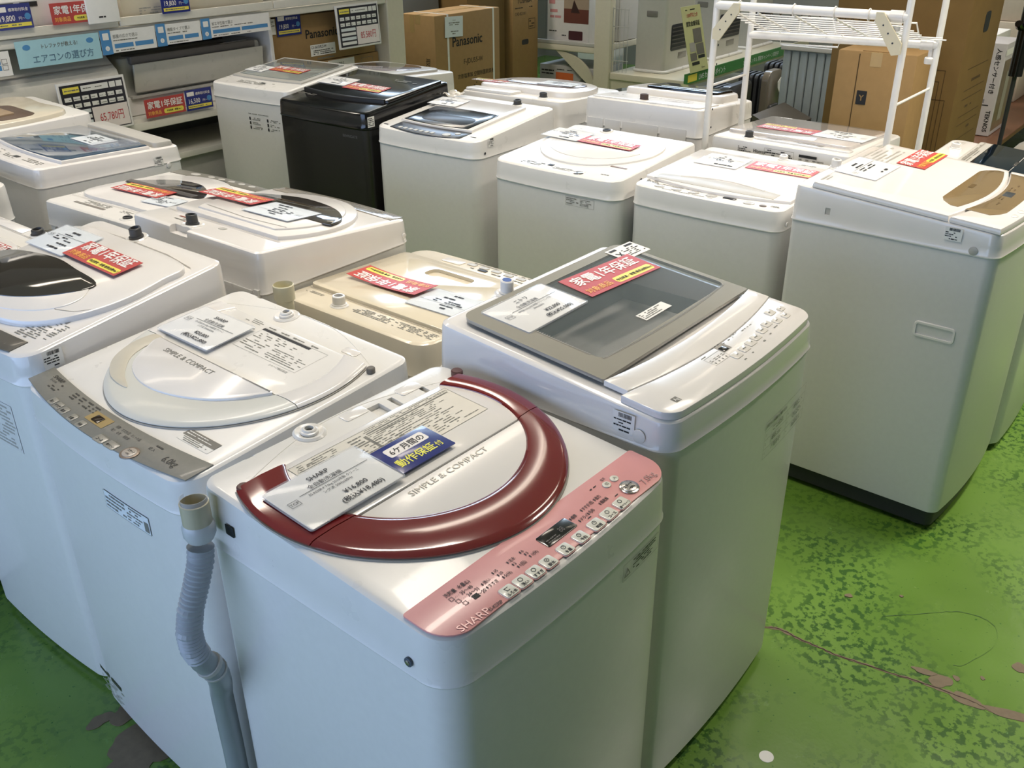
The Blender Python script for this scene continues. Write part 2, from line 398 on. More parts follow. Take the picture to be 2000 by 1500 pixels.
# crack, bare patches, scuff and a fallen sticker
mb = MB(); ck = [(1.20, -.02), (1.228, -.059), (1.236, -.092), (1.231, -.137), (1.232, -.193), (1.232, -.248), (1.245, -.31), (1.254, -.372), (1.266, -.431), (1.273, -.491), (1.277, -.562), (1.279, -.608), (1.295, -.673), (1.313, -.736), (1.32, -.95)]
cw = [.006, .012, .013, .010, .006, .008, .007, .006, .009, .011, .02, .016, .022, .018, .02]
def ribbon(mb, pts, ws, h, jit=.3, sub=6):
    P = []
    for i in range(len(pts)-1):
        for k in range(sub):
            t = k/sub; P.append((pts[i][0]+(pts[i+1][0]-pts[i][0])*t+random.uniform(-1, 1)*.0022, pts[i][1]+(pts[i+1][1]-pts[i][1])*t, (ws[i]+(ws[i+1]-ws[i])*t)*random.uniform(1-jit, 1+jit)))
    vs = [];
    for x, y, ww in P: vs += [(x-ww/2, y, h), (x+ww/2, y, h)]
    return mb.add(vs, [(2*i, 2*i+2, 2*i+3, 2*i+1) for i in range(len(P)-1)])
ribbon(mb, ck, cw, .0006); S(mb.obj('floor_crack_edge', CONC, fl, smooth=False))
mb = MB(); ribbon(mb, ck, [.0025]*len(ck), .0011, .5); S(mb.obj('floor_crack', M('crack_dark', '#3a2c26', .9), fl, smooth=False))
def blob(x, y, rx, ry, a=0, n=26, jit=.16):
    pts = []; ph = [random.uniform(0, 6) for _ in range(3)]
    for k in range(n):
        t = 2*PI*k/n; q = 1+jit*math.sin(2*t+ph[0])+jit*.6*math.sin(3*t+ph[1])+jit*.4*math.sin(5*t+ph[2])
        px, py = rx*q*math.cos(t), ry*q*math.sin(t); pts.append((x+px*math.cos(a)-py*math.sin(a), y+px*math.sin(a)+py*math.cos(a)))
    blob.k = getattr(blob, 'k', 0)+1
    return MB().slab(pts, 0, .0008+.00012*blob.k, 0)
for b_ in ((1.302, -.478, .022, .03, .2), (1.275, -.548, .016, .045, 0), (1.29, -.64, .016, .05, .2), (1.335, -.508, .008, .009, 0), (1.375, -.56, .006, .006, 0), (1.47, -.63, .02, .02, 0), (1.31, -.437, .010, .03, .3),
           (-.052, 1.085, .03, .02, 0), (.0, 1.06, .04, .03, .5), (-.03, .94, .05, .09, .5), (-.09, .90, .06, .06, 0), (1.567, -.298, .004, .006, 0), (1.48, -.18, .008, .01, 0)):
    S(blob(*b_).obj('bare_patch', CONC, fl, smooth=False))
mb = MB(); P = smoothpoly([(1.43, -.285), (1.52, -.36), (1.60, -.45), (1.60, -.53), (1.53, -.555), (1.44, -.53), (1.375, -.475)], 8)[:49]
ribbon(mb, P, [.0022]*len(P), .0008, .4, 1); S(mb.obj('floor_scuff', M('scuff_green', '#234d18', .6), fl, smooth=False))
o = MB().slab(arc(.819, -.231, .017, .0165, 0, 345, 23), 0, .0008, 0).obj('round_sticker', PAPER); tag(o, 'small round white sticker stuck on the green floor', 'sticker')
# ceiling lamps
LAMP_AT = ['the machine with the milky round lid', 'the machine with the swirled lid', 'the blue tinted glass lid and the shelf', 'the machine with the black glass panel', 'the machine with round push buttons', 'the open green floor in front', 'the open green floor beyond the gold panel', 'the radiator panels', 'the strapped carton', 'the low wooden table', 'the fan heaters']
for i, (x, y, pw) in enumerate(LAMPS):
    t = empty('ceiling_lamp', 'two tube fluorescent ceiling lamp above '+LAMP_AT[i], 'ceiling lamp', 'ceiling lamps above the shop floor', Matrix.Translation((x, y, LAMP_Z)))
    MB().box(-.64, .64, -.12, .12, .02, .07).box(-.5, -.48, -.01, .01, .07, .75).box(.48, .5, -.01, .01, .07, .75).obj('lamp_housing', WHITE, t, smooth=False)
    for yy in (-.06, .06): MB().tube([(-.6, yy, 0), (.6, yy, 0)], .016, 8).obj('lamp_tube', M('lamp_tube_glow', '#fff1dc', .4, emit=9, noise=0), t)

# ================================================================== nearest machine: red ring
WM = {
'A': [-.0592, -.0703, -.0405, .5688, .5586, .8849, .9196, .7993], 'B': [.5383, -.0641, -.031, .6077, .5569, .9415, .9923, .8811],
'C': [.0014, 1.1401, -1.6288, .6019, .5405, .8799, .9241, .8099], 'P': [1.9049, -.2763, -.0333, .6, .5816, .9583, 1.0008, .891],
'D': [.0223, 1.709, -1.5800, .5616, .5194, .9174, .985, .8474], 'G': [.8284, 3.0878, -1.6448, .565, .551, .9338, .9214, .8638],
'H': [1.2938, 1.8776, 1.608, .5488, .5444, .8518, .8666, .7818], 'I': [1.1991, 1.170, 1.560, .5739, .5482, .9144, .961, .8444],
'J': [1.2149, .628, 1.535, .5258, .5382, .8211, .8388, .7511], 'K': [2.2647, 3.5706, -1.513, .565, .5305, .9167, .9691, .8467],
'L': [2.0957, 2.8441, -1.581, .5836, .5394, .9365, .9957, .8665], 'M': [2.0968, 2.2251, -1.5654, .5638, .5431, .8955, .9457, .8255],
'N': [1.9981, 1.5089, -1.5881, .5634, .5524, .8801, .9157, .8101], 'O': [2.0303, .9213, -1.5901, .554, .563, .8752, .8976, .8052],
'Q': [3.2185, .3774, 1.5274, .5647, .5444, .8931, .9123, .8231], 'R': [3.3147, 1.0574, 1.5922, .5574, .5475, .9383, .9836, .8683],
'S': [3.2547, 1.7088, 1.6057, .565, .54, .9218, .9518, .8318], 'T': [3.425, 2.91, 1.5708, .58, .55, .873, .903, .76],
'V': [2.53, -.31, 0, .545, .47, .90, .94, .83], 'E': [-.0631, 2.3193, -1.5882, .56, .54, .88, .93, .81], 'F': [.1299, 3.0093, -1.5882, .56, .54, .88, .93, .81]}

def notches(wm, us):
    cs = []
    for u, wd, dp in us: cs.append(MB().box(u-wd/2, u+wd/2, wm.D-dp, wm.D+.05, wm.Hr-.012, wm.Hr+.05))
    cut(wm.cover, cs)
A = Washer(WM['A'], 'white washing machine with a dark red ring lid and pink control panel, nearest the camera', group=None)
def ring_lid(a, cx, cy, R, back, fold, icx, icy, irx, iry, mring_b, mring_f, mwhite_b, mwhite_f, hb=.012, hw=.008, inner_dome=False):
    MB().slab(clip(arc(cx, cy, R+.002, R+.002, 0, 357, 119), back+.003, -1), 0, .003, .001).obj('lid_seat', M('lid_seat_plastic', '#a9a49b', .4), a.o, a.top)
    circ = arc(cx, cy, R, R, 0, 357, 119)
    inn = arc(icx, icy, irx, iry, 0, 357, 119)
    rearL = a.slab('rear_lid', inset(clip(clip(arc(cx, cy, R-.006, R-.006, 0, 357, 119), back, -1), fold+.0012, 1), .0005), .003, hw, .0015, mwhite_b)
    frontL = a.slab('front_lid', inset(clip(arc(cx, cy, R-.006, R-.006, 0, 357, 119), fold-.0012, -1), .0005), .003, hw, .0015, mwhite_f)
    def ang(c, r, y): return math.degrees(math.asin(max(-1, min(1, (y-c)/r))))
    def ring(a0, a1, b0, b1, mat, name, par, n=40):
        o_ = arc(cx, cy, R, R, a0, a1, n); i_ = arc(icx, icy, irx, iry, b0, b1, n)
        rings = []
        prof = ((0, .0045), (0, hb-.005), (.06, hb-.0015), (.14, hb), (.5, hb+.0015), (.85, hb+.0002), (.95, hb-.001), (1, hw-.001))
        for k in range(n+1):
            rings.append([(o_[k][0]+(i_[k][0]-o_[k][0])*t, o_[k][1]+(i_[k][1]-o_[k][1])*t, z) for t, z in prof]+[(i_[k][0], i_[k][1], .0045)])
        m = MB(); m.loft(rings); return m.obj(name, mat, par, a.top, ang=40)
    fo, fi = ang(cy, R, fold-.001), ang(icy, iry, fold-.001); bo, bi = ang(cy, R, back), ang(icy, iry, min(back, icy+iry*.999))
    fo2, fi2 = ang(cy, R, fold+.001), ang(icy, iry, fold+.001)
    ring(-180-fo, fo, -180-fi, fi, mring_f, 'lid_ring', frontL, 64)
    ring(fo2, bo, fi2, bi, mring_b, 'lid_ring', rearL, 24); ring(180-bo, 180-fo2, 180-bi, 180-fi2, mring_b, 'lid_ring', rearL, 24)
    return frontL, rearL
fL, rL = ring_lid(A, .285, .372, .283, .477, .288, .303, .375, .214, .196, RED, M('red_plastic_rear', '#741c1d', .14, coat=.8, scale=5, noise=.12), WHITEG, WHITEG)
MB().lathe([(.012, 0), (.012, .009), (.010, .011)], .035, .474, 16).obj('hinge', M('hinge_brown', '#5a3b37', .4), A.o, A.top)
MB().lathe([(.012, 0), (.012, .009), (.010, .011)], .55, .49, 16).obj('hinge', M('hinge_brown', '#5a3b37', .4), A.o, A.top)
# rear deck details
mb = MB(); P = [(.04+.49*k/24, .485+.06*math.sin(PI*k/24), .0012) for k in range(25)]
mb.tube([(x, min(y, .548), z-.0022) for x, y, z in P], .0018, 6).obj('deck_bead', WHITE, A.o, A.top)
A.inlet(.216, .534, WHITE, .03, h=.008, rk=.013)
for px, py in ((.312, .526), (.445, .52)):
    MB().slab(rr(px-.027, px+.027, py-.014, py+.014, .006), 0, .0012, .0006).obj('deck_cover_pad', WHITEG, A.o, A.top)
notches(A, [(.10, .018, .012), (.39, .03, .005), (.43, .012, .009), (.50, .012, .014)])
# pink panel
pan = A.slab('control_panel', inset(rr(.008, A.W-.006, .006, .09, [.045, .006, .006, .045], 8), 0), 0, .0022, .0008, PINK)
mb = MB(); H = .0032
btn = [(.142, 'ふろ水'), (.170, '洗い'), (.199, 'すすぎ'), (.229, '脱水'), (.269, '水量'), (.308, '予約'), (.349, '時短'), (.385, 'コース'), (.422, '槽クリーン')]
BTN = M('button_cream', '#d9d8cc', .3, coat=.3); BTNR = M('button_rim', '#c98f8d', .3)
prt = MB()
for i, (bx_, s_) in enumerate(btn):
    yb = .021; wd = .0125 if i < 6 else .0145
    MB().slab(rr(bx_-wd-.0012, bx_+wd+.0012, yb-.0117, yb+.0117, .0045), .002, .0028, .0004).obj('button_rim', BTNR, pan, A.top)
    b_ = MB().slab(rr(bx_-wd, bx_+wd, yb-.0105, yb+.0105, .004), .002, .0042, .0008).obj('button', BTN, pan, A.top)
    T(prt, s_, bx_, yb-.0085, .0068 if len(s_) < 4 else .0055, .0046, 0, 'c', bold=.02)
    c_ = (bx_, yb+.0035)
    if i == 0: ribbon(prt, [(c_[0]-.004, c_[1]+.003), (c_[0]-.003, c_[1]-.003), (c_[0]+.003, c_[1]-.003), (c_[0]+.004, c_[1]+.003)], [.001]*4, .0046, 0, 1); prt.quad(c_[0]-.004, c_[0]+.004, c_[1]+.002, c_[1]+.003, .0046); prt.quad(c_[0]-.003, c_[0]+.003, c_[1]-.0035, c_[1]-.0025, .0046)
    else:
        o_ = arc(*c_, .0042, .0038, 0, 360, 16); i_ = arc(*c_, .0032, .0028, 0, 360, 16)
        prt.add([(x, y, .0046) for x, y in o_+i_], [(k, k+1, 17+k+1, 17+k) for k in range(16)])
        if i in (4, 6, 5): prt.quad(c_[0]-.0003, c_[0]+.0003, c_[1], c_[1]+.0026, .0046); prt.quad(c_[0], c_[0]+.002, c_[1]-.0003, c_[1]+.0003, .0046)
        if i == 3: prt.quad(c_[0]-.0012, c_[0]+.0012, c_[1]-.001, c_[1]+.001, .0046)
prt.obj('button_print', INK, pan, A.top, smooth=False)
CHROME = M('chrome_button', '#b9b4b0', .12, metal=.9, coat=.3)
MB().slab(arc(.467, .033, .0185, .0165, 0, 350, 35), .002, .0045, .001).obj('start_button_ring', CHROME, pan, A.top)
MB().slab(arc(.467, .033, .0145, .0125, 0, 350, 35), .0045, .0058, .001).obj('start_button', M('start_button_grey', '#b8b3ae', .2, metal=.5, coat=.4), pan, A.top)
mb = MB(); T(mb, 'スタート', .467, .0335, .0075, .0062, 0, 'c', .8, .02); T(mb, '一時停止', .467, .0265, .005, .0062, 0, 'c', .8, .02)
T(mb, '切', .447, .0615, .007, .0048, 0, 'c'); T(mb, '入', .470, .0615, .007, .0048, 0, 'c')
mb.obj('start_print', INK, pan, A.top, smooth=False)
for x in (.447, .470): MB().slab(arc(x, .064, .0085, .0072, 0, 345, 23), .002, .0042, .0008).obj('power_button', BTN, pan, A.top)
ds = MB().slab(rr(.256, .328, .0395, .0655, .003), .002, .0034, .0005).obj('display', M('display_black', '#171414', .12, coat=.5), pan, A.top)
mb = MB(); T(mb, '88', .296, .047, .014, .0038, 0, 'l', .8); T(mb, '残時間', .313, .043, .0045, .0038); fine(mb, .262, .29, .043, .052, 2, .0038); mb.obj('display_print', M('display_dim', '#5a5450', .4), ds, A.top, smooth=False)
mb = MB()
for (x, y, s_) in ((.335, .053, '標準'), (.365, .0535, 'すすぎ1回'), (.402, .054, '強力'), (.342, .041, 'ドライ'), (.366, .0415, '毛布'), (.400, .042, '風乾燥')):
    mb.quad(x-.004, x-.002, y, y+.0055, H); T(mb, s_, x, y, .0078, H, 0, 'l', .8, .012)
for (x, y, s_) in ((.130, .053, '洗い'), (.130, .044, 'すすぎ'), (.158, .0585, '15'), (.160, .0505, '10'), (.162, .0425, '5(分)'), (.190, .0585, '注水'), (.192, .0505, '2'), (.194, .0425, '1(回)'), (.220, .0600, '6'), (.222, .0525, '3'), (.224, .0450, '1(分)')):
    mb.quad(x-.004, x-.002, y, y+.0045, H); T(mb, s_, x, y, .0072, H, 0, 'l', .9, .01)
T(mb, '洗剤量  水量(L)', .072, .071, .0085, H, 0, 'l', .85, .01)
for k, s_ in enumerate(('35〜40', '24〜31', '12〜20')):
    T(mb, s_, .092+.004*k, .0605-.009*k, .0085, H, 0, 'l', .9, .01); frame2(mb, .072+.004*k, .079+.004*k, .0605-.009*k, .0675-.009*k, .0008, H)
    for q in range(3): mb.quad(.082+.003*q+.003*k, .0828+.003*q+.003*k, .063-.009*k, .0638-.009*k, H)
mb.quad(.098, .109, .0415, .050, H-.0003)
T(mb, 'ES-KS70P', .094, .0115, .0085, H, 0, 'l', .8, .012); fine(mb, .415, .445, .0735, .0775, 1, H); T(mb, '電源', .449, .0745, .006, H, 0, 'l', .9)
mb.quad(.352, .361, .037, .0385, H); mb.quad(.430, .439, .037, .0385, H)
mb.obj('panel_print', INK, pan, A.top, smooth=False)
mb = MB(); T(mb, 'SHARP', .038, .010, .017, H, 0, 'l', 1.15, .012); T(mb, '7.0kg', .492, .017, .019, H, 0, 'l', .95); mb.obj('panel_logo', M('silver_ink', '#c7a5a4', .25, metal=.4), pan, A.top, smooth=False)
# lid print
mb = MB(); H = .0088
T(mb, 'SIMPLE & COMPACT', .200, .262, .0185, H, 0, 'l', 1.12, .004); mb.obj('lid_logo', M('silver_print', '#b9b6ae', .25, metal=.5), fL, A.top, smooth=False)
mb = MB(); mb.quad(.112, .485, .352, .462, H-.0004); mb.obj('instruction_label', M('label_film', '#e2ddd2', .3, coat=.3), rL, A.top, smooth=False)
mb = MB(); frame2(mb, .112, .485, .352, .462, .0006, H)
for (x0, x1, y0, y1, rows) in ((.125, .215, .432, .458, 5), (.125, .215, .405, .428, 4), (.232, .262, .43, .455, 3), (.232, .32, .398, .425, 4), (.27, .475, .451, .46, 2), (.27, .475, .42, .445, 5), (.27, .475, .395, .418, 4), (.27, .475, .36, .392, 5), (.232, .265, .37, .395, 4)): fine(mb, x0, x1, y0, y1, rows, H, .7, .42)
mb.quad(.272, .478, .4465, .4495, H); mb.quad(.224, .262, .4265, .4292, H); mb.quad(.232, .268, .3960, .3985, H)
for x, y in ((.118, .415), (.118, .44)): ribbon(mb, [(x, y), (x+.005, y+.009), (x+.010, y), (x, y)], [.0009]*4, H, 0, 1); mb.quad(x, x+.01, y, y+.0009, H)
T(mb, '警告', .14, .444, .007, H); T(mb, '注意', .14, .416, .007, H); T(mb, '全自動洗濯機  ES-KS70P', .30, .436, .0075, H); T(mb, 'シャープ株式会社', .43, .452, .0065, H)
mb.obj('instruction_print', INKG, rL, A.top, smooth=False)
MB().quad(.262, .268, .40, .445, H).obj('instruction_bar', INKG, rL, A.top, smooth=False)
# side and front details
MB().slab(rr(-.488, -.466, .846, .866, .002), 0, .001, .0002).obj('side_vent', M('slot_black', '#101214', .5), A.o, A.left)
A.disc('left', -.071, .826, .0075, M('rubber_cap', '#4c5560', .4), 'side_screw', .003)
MB().slab(arc(-.0705, .8265, .004, .004, 0, 345, 15), 0, .005, .001).obj('screw_head', CHROME, A.o, A.left)
mb = MB(); frame2(mb, .404, .522, .749, .783, .0006, .0012); T(mb, '△', .407, .755, .022, .0012); T(mb, '!', .4165, .757, .014, .0012); mb.obj('warning_frame', INKG, A.o, A.front, smooth=False)
mb = MB(); fine(mb, .436, .518, .753, .779, 5, .0012); mb.obj('warning_print', INK, A.o, A.front, smooth=False)
price_card(A.on(.126, .362, .0176), 'price card reading 16,800 yen on the red ring lid', ['SHARP', '全自動洗濯機', 'ES-KS70P-P 7.0kg 2015年製 クリーニ', 'ング済 50Hz/60Hz', '¥16,800', '(税込¥18,480)'])
t = empty('guarantee_card', 'blue card with yellow print about a six month guarantee on the red ring lid', 'sign', None, A.on(.290, .350, .0145, .0))
MB().slab(rr(-.063, .063, -.041, .041, .002, 2), 0, .0012, .0003).obj('card_face', SIGNB, t)
MB().slab(rr(-.045, .045, .004, .030, .005), .0012, .0015, 0).obj('white_box', SIGNW, t)
T(MB(), '6ケ月間の', 0, .0095, .0185, .0018, 0, 'c', .95, .012).obj('guarantee_headline', INK, t, smooth=False)
mb = MB(); T(mb, '動作保証', -.053, -.026, .0235, .0016, 0, 'l', .92, .02); T(mb, '付', .035, -.026, .0165, .0016, 0, 'l', .9, .015); mb.obj('guarantee_print', M('yellow_print', '#f1ee5a', .4), t, smooth=False)
# drain hose on the left of A
def W2(a, x, y, z): return tuple(a.mat4 @ Vector((x, y, z)))
t = empty('drain_hose', 'grey corrugated drain hose with a cream collar beside the red ring machine', 'hose', None, A.mat4 @ Matrix.Translation((-.032, .515, 0)))
HG = M('hose_grey', '#a3a8ae', .4); HC = M('hose_cream', '#b9b299', .35, coat=.2)
path = [(0, .0, .845), (-.008, 0, .80), (-.024, 0, .76), (-.042, .0, .72), (-.052, .0, .68), (-.051, .0, .645), (-.040, .0, .61), (-.024, .0, .58), (-.012, .01, .55)]
P = []
for i in range(len(path)-1):
    for k in range(10): q = k/10; P.append(tuple(path[i][j]+(path[i+1][j]-path[i][j])*q for j in range(3)))
P = P[4:58]
PP = []; RR = []
for i, p_ in enumerate(P): PP.append(p_); RR.append(.0195 if i % 2 else .0222)
MB().tube(PP, RR, 16).obj('corrugated_hose', HG, t, ang=20)
MB().tube([P[50], P[53], path[6], path[7], path[8], (.0, .03, .51), (.014, .062, .45), (.02, .07, .3), (.02, .07, .02)], .0205, 16).obj('lower_hose', M('hose_sleeve', '#8f9698', .35, coat=.2), t)
MB().tube([(-.031, 0, .594), (-.027, 0, .587)], .0235, 16).obj('hose_clip', GREYL, t); MB().tube([(-.021, .002, .574), (-.019, .003, .570)], .0225, 16).obj('hose_clip', GREYL, t)
MB().lathe([(.0215, .842), (.0262, .852), (.0265, .868), (.0225, .876)], 0, 0, 20).obj('hose_cuff', M('hose_cuff_grey', '#c1c4c6', .35, coat=.2), t)
MB().lathe([(.0235, .874), (.0235, .912), (.0215, .913), (.0213, .880)], 0, 0, 20, True, True).obj('hose_collar', HC, t)
mb = MB(); a_ = arc(0, 0, .0222, .0222, 100, 330, 20); b_ = arc(0, 0, .0205, .0205, 100, 330, 20)
mb.loft([[(a_[k][0], a_[k][1], .905), (a_[k][0], a_[k][1], .921), (b_[k][0], b_[k][1], .921), (b_[k][0], b_[k][1], .905)] for k in range(21)]).obj('collar_tape', CLEAR, t)

# ================================================================== Nitori machine with grey glass
B = Washer(WM['B'], 'white washing machine with a grey framed glass lid, right of the red ring machine', cover=WHITEG, rf=.04, rb=.025, bow=.016, lip=.006)
gl = [(.045, .505), (.632, .505), (.632, .21), (.56, .185), (.44, .168), (.34, .163), (.24, .165), (.13, .175), (.045, .19)]
def bowed(x0, x1, ya, yb, c=.02, n=16, cb=0):
    """outline between back line yb and a front line ya that bows towards the front by c"""
    f = [(x0+(x1-x0)*k/n, ya-c*(1-((2*k/n)-1)**2)) for k in range(n+1)]
    b = [(x1-(x1-x0)*k/n, yb+cb*(1-((2*k/n)-1)**2)) for k in range(n+1)]; return f+b
# cut the tub opening in the cover
cut(B.cover, [MB().slab(rr(.08, .585, .20, .49, .03), .86, 1.2, 0)])
MB().loft([[(x, y, z) for x, y in inset(rr(.075, .59, .195, .495, .03), i)] for i, z in ((0, .925), (.01, .91), (.035, .87), (.06, .80), (.062, .60))], False, True).obj('tub_well', M('tub_well_grey', '#7f888c', .3), B.o)
o_ = [[(.333+.215*k*math.cos(2*PI*q/40), .345+.20*k*math.sin(2*PI*q/40), z) for q in range(40)] for k, z in ((1, .83), (.9, .835), (.86, .82), (.85, .62))]
MB().loft(o_, False, True).obj('inner_tub', M('tub_black', '#0f1112', .2), B.o)
def band(outer, inner, h0, h1):
    n = len(outer); mb = MB(); mb.loft([[(*outer[i], h0) for i in range(n)], [(*outer[i], h1) for i in range(n)], [(*inner[i], h1) for i in range(n)], [(*inner[i], h0) for i in range(n)]], False, False); return mb
LX0, LX1 = .030, B.W-.008
fr_o = rr(LX0, LX1, .165, .515, [.004, .03, .03, .004], 6); fr_i = rr(.092, .585, .215, .487, [.02]*4, 6)
def b2(p, c=.022): return [(x, y-c*max(0, 1-((x-.31)/.29)**2)*max(0, min(1, (.36-y)/.18))*max(0, min(1, (y-.01)/.09))) for x, y in p]
fr_o, fr_i = b2(fr_o), b2(fr_i)
band(fr_o, fr_i, .008, .0150).obj('lid_frame', M('lid_frame_grey', '#9b978c', .12, coat=.9, scale=8), B.o, B.top, ang=30)
MB().slab(inset(fr_i, -.001), .0115, .0147, 0).obj('lid_glass', M('lid_glass_smoke', '#727b7d', .04, alpha=.30, coat=.8, noise=0), B.o, B.top)
MB().slab(b2([(LX0+(LX1-LX0)*k/20, .1125) for k in range(21)]+[(LX1-(LX1-LX0)*k/20, .163) for k in range(21)]), .004, .0148, .0012).obj('lid_front_edge', WHITEG, B.o, B.top)
q = arc(.048, .044, .038, .036, 180, 270, 6)+[(.048+(B.W-.096)*k/12, .008) for k in range(1, 12)]+arc(B.W-.048, .044, .038, .036, 270, 360, 6)
MB().slab(q+b2([(B.W-.010-(B.W-.020)*k/20, .1105) for k in range(21)]), 0, .0142, .0016).obj('control_panel', WHITEG, B.o, B.top)
mb = MB()
for (cx_, cy_, ln, n_) in ((.338, .4875, .49, 150),): pass
dots = MB()
for k in range(90):
    for (x, y) in ((.097+.483*k/90, .2135-.022*max(0, 1-((.097+.483*k/90-.31)/.29)**2)*.8), ):
        dots.quad(x, x+.0026, y, y+.006, .0156)
for k in range(42): dots.quad(.088, .094, .235+.24*k/42, .238+.24*k/42, .0156)
dots.obj('glass_dot_print', M('dot_print', '#8d8a82', .3), B.o, B.top, smooth=False)
# panel prints
H = .0146
mb = MB()
frame2(mb, .232, .29, .052, .078, .0006, H)
for k in range(4): mb.quad(.238+.0135*k, .242+.0135*k, .055, .059, H); fine(mb, .237+.0135*k, .246+.0135*k, .062, .070, 2, H)
fine(mb, .232, .252, .080, .085, 1, H)
for i, (x, y) in enumerate(((.275, .087), (.275, .097), (.318, .082), (.345, .098), (.345, .086), (.40, .105), (.40, .093), (.40, .081))):
    for k in range(4): fine(mb, x+.012*k, x+.012*k+.009, y, y+.005, 1, H)
mb.obj('panel_print', INKG, B.o, B.top, smooth=False)
mb = MB()
bt = [(.300+.034*k, .047) for k in range(6)]
bt = [(.298, .045), (.334, .047), (.366, .049), (.396, .052), (.434, .056), (.468, .061)]
for x, y in bt:
    MB().slab(rr(x-.014, x+.014, y-.009, y+.009, .005), .0135, .0158, .0009).obj('button', M('button_white', '#dedad3', .2, coat=.4), B.o, B.top)
    fine(mb, x-.006, x+.006, y-.003, y+.003, 1, .0163); fine(mb, x-.004, x+.012, y-.022, y-.014, 1, H)
for x, y, r_ in ((.525, .078, .014), (.537, .048, .012), (.50, .052, .013), (.56, .068, .011)):
    MB().slab(rr(x-r_, x+r_, y-r_*.7, y+r_*.7, .005), .0135, .0158, .0009).obj('button', M('button_white', '#dedad3', .2, coat=.4), B.o, B.top); fine(mb, x-.006, x+.006, y-.003, y+.003, 1, .0163)
mb.obj('button_print', INKG, B.o, B.top, smooth=False)
MB().quad(.292, .322, .066, .088, H).obj('display_surround', GREYP, B.o, B.top, smooth=False)
MB().slab(rr(.294, .312, .067, .081, .001, 1), .0140, .0155, .0003).obj('display', M('display_black', '#171414', .12), B.o, B.top)
MB().quad(.060, .076, .030, .044, H).obj('panel_badge', GREYP, B.o, B.top, smooth=False)
T(MB(), 'Ag', .0615, .033, .011, H+.0006, 0, 'l').obj('badge_print', PAPER, B.o, B.top, smooth=False)
i_ = B.inlet(.205, .536, WHITE, .028, h=.03, rk=.0145)
MB().slab(arc(.205, .536, .010, .010, 0, 345, 23), .03, .0325, 0).obj('inlet_cap', M('inlet_blue', '#2b4f9a', .4), B.o, B.top)
cut(B.cover, [MB().box(-.01, .004, .448, .463, .925, .945)]); MB().box(.003, .006, .446, .465, .923, .947).obj('side_clip', GREYL, B.o)
B.barlabel('left', -.118, .898, .046, .042); B.disc('left', -.062, .903, .0135, WHITE)
mb = MB(); f2 = frame2(mb, .375, .600, .700, .790, .0005, .0012)
for k in range(4): mb.quad(.375, .600, .700+.0225*k, .7005+.0225*k, .0012)
mb.quad(.49, .4905, .70, .7675, .0012)
for i in range(3):
    for j in range(2):
        x, z = .381+.115*j, .704+.0225*i; fine(mb, x+.034, x+.09, z+.004, z+.017, 3, .0012); T(mb, str(1+i+3*j), x, z+.005, .008, .0012)
T(mb, 'お困りのときは動画でご確認ください', .378, .776, .0085, .0012, 0, 'l', .75, .01)
mb.obj('help_sheet', INKG, B.o, B.front, smooth=False)
price_card(B.on(.172, .432, .0158, .02), 'price card reading 22,800 yen on the grey glass lid', ['ニトリ', '全自動洗濯機', 'NTR60 6.0kg 2022年製 クリーニング済', '50Hz/60Hz', '¥22,800', '(税込¥25,080)'], w=.2)
red_sign(B.on(.428, .418, .0160, -.07), 'red warranty sign lying on the grey glass lid', .25, .098)
t = empty('caution_sheet', 'small white caution sheet at the rear of the grey glass lid', 'label', None, B.on(.575, .466, .0158, -.03))
MB().quad(-.052, .052, -.028, .034, .0004).obj('sheet', PAPER, t, smooth=False)
mb = MB(); mb.quad(-.045, -.02, .02, .028, .0009); mb.quad(.015, .045, .02, .028, .0009); T(mb, 'X', -.044, -.012, .03, .0009, 0, 'l', 1, .03); fine(mb, -.015, .045, -.02, .015, 5, .0009); mb.obj('sheet_print', INK, t, smooth=False)
t = empty('glass_sticker', 'little cream notice sticker on the front part of the grey glass lid', 'label', None, B.on(.343, .250, .0158))
MB().quad(-.05, .05, -.014, .014, .0004).obj('sticker', PAPER, t, smooth=False); fine(MB(), -.046, .046, -.011, .011, 4, .0009).obj('sticker_print', INKG, t, smooth=False)

# ================================================================== Sharp machine with grey panel (C)
Cw = Washer(WM['C'], 'white washing machine with a milky round lid and grey panel, left of the red ring')
MILK = M('milky_plastic', '#d2d3ce', .3, coat=.2, scale=6, noise=.04)
fC, rC = ring_lid(Cw, .300, .345, .278, .452, .271, .30, .352, .218, .19, WHITEG, MILK, WHITE, MILK, .011, .009)
MB().slab(clip(smoothpoly([(.11, .275), (.115, .22), (.16, .165), (.24, .14), (.33, .148), (.42, .185), (.475, .24), (.485, .29), (.3, .31)], 6), .268, -1), .008, .0155, .004).obj('lid_handle', WHITEG, fC, Cw.top)
MB().slab(smoothpoly([(.072, .266), (.068, .215), (.10, .155), (.165, .118), (.235, .115), (.18, .14), (.128, .18), (.108, .225), (.108, .266)], 5), .0118, .0140, .001).obj('recess_shade', M('recess_shade_beige', '#c9c3b4', .35), fC, Cw.top)  # raised beige crescent, painted as the shade inside the finger recess
T(MB(), 'SIMPLE & COMPACT', .160, .235, .0185, .0160, 0, 'l', 1.06, .004).obj('lid_logo', INKG, fC, Cw.top, smooth=False)
mb = MB(); P = [(.04+.52*k/24, .462+.07*math.sin(PI*k/24), 0) for k in range(25)]
mb.tube([(x, min(y, .53), z-.001) for x, y, z in P], .0018, 6).obj('deck_bead', WHITE, Cw.o, Cw.top)
Cw.inlet(.226, .505, WHITE, .03, h=.01, rk=.013)
MB().slab(rr(.455, .50, .468, .49, .006), 0, .0012, .0006).obj('deck_cover_pad', WHITEG, Cw.o, Cw.top)
MB().lathe([(.009, 0), (.009, .009), (.007, .011)], .575, .447, 16).obj('hinge', M('hinge_grey', '#6f6a62', .4), Cw.o, Cw.top)
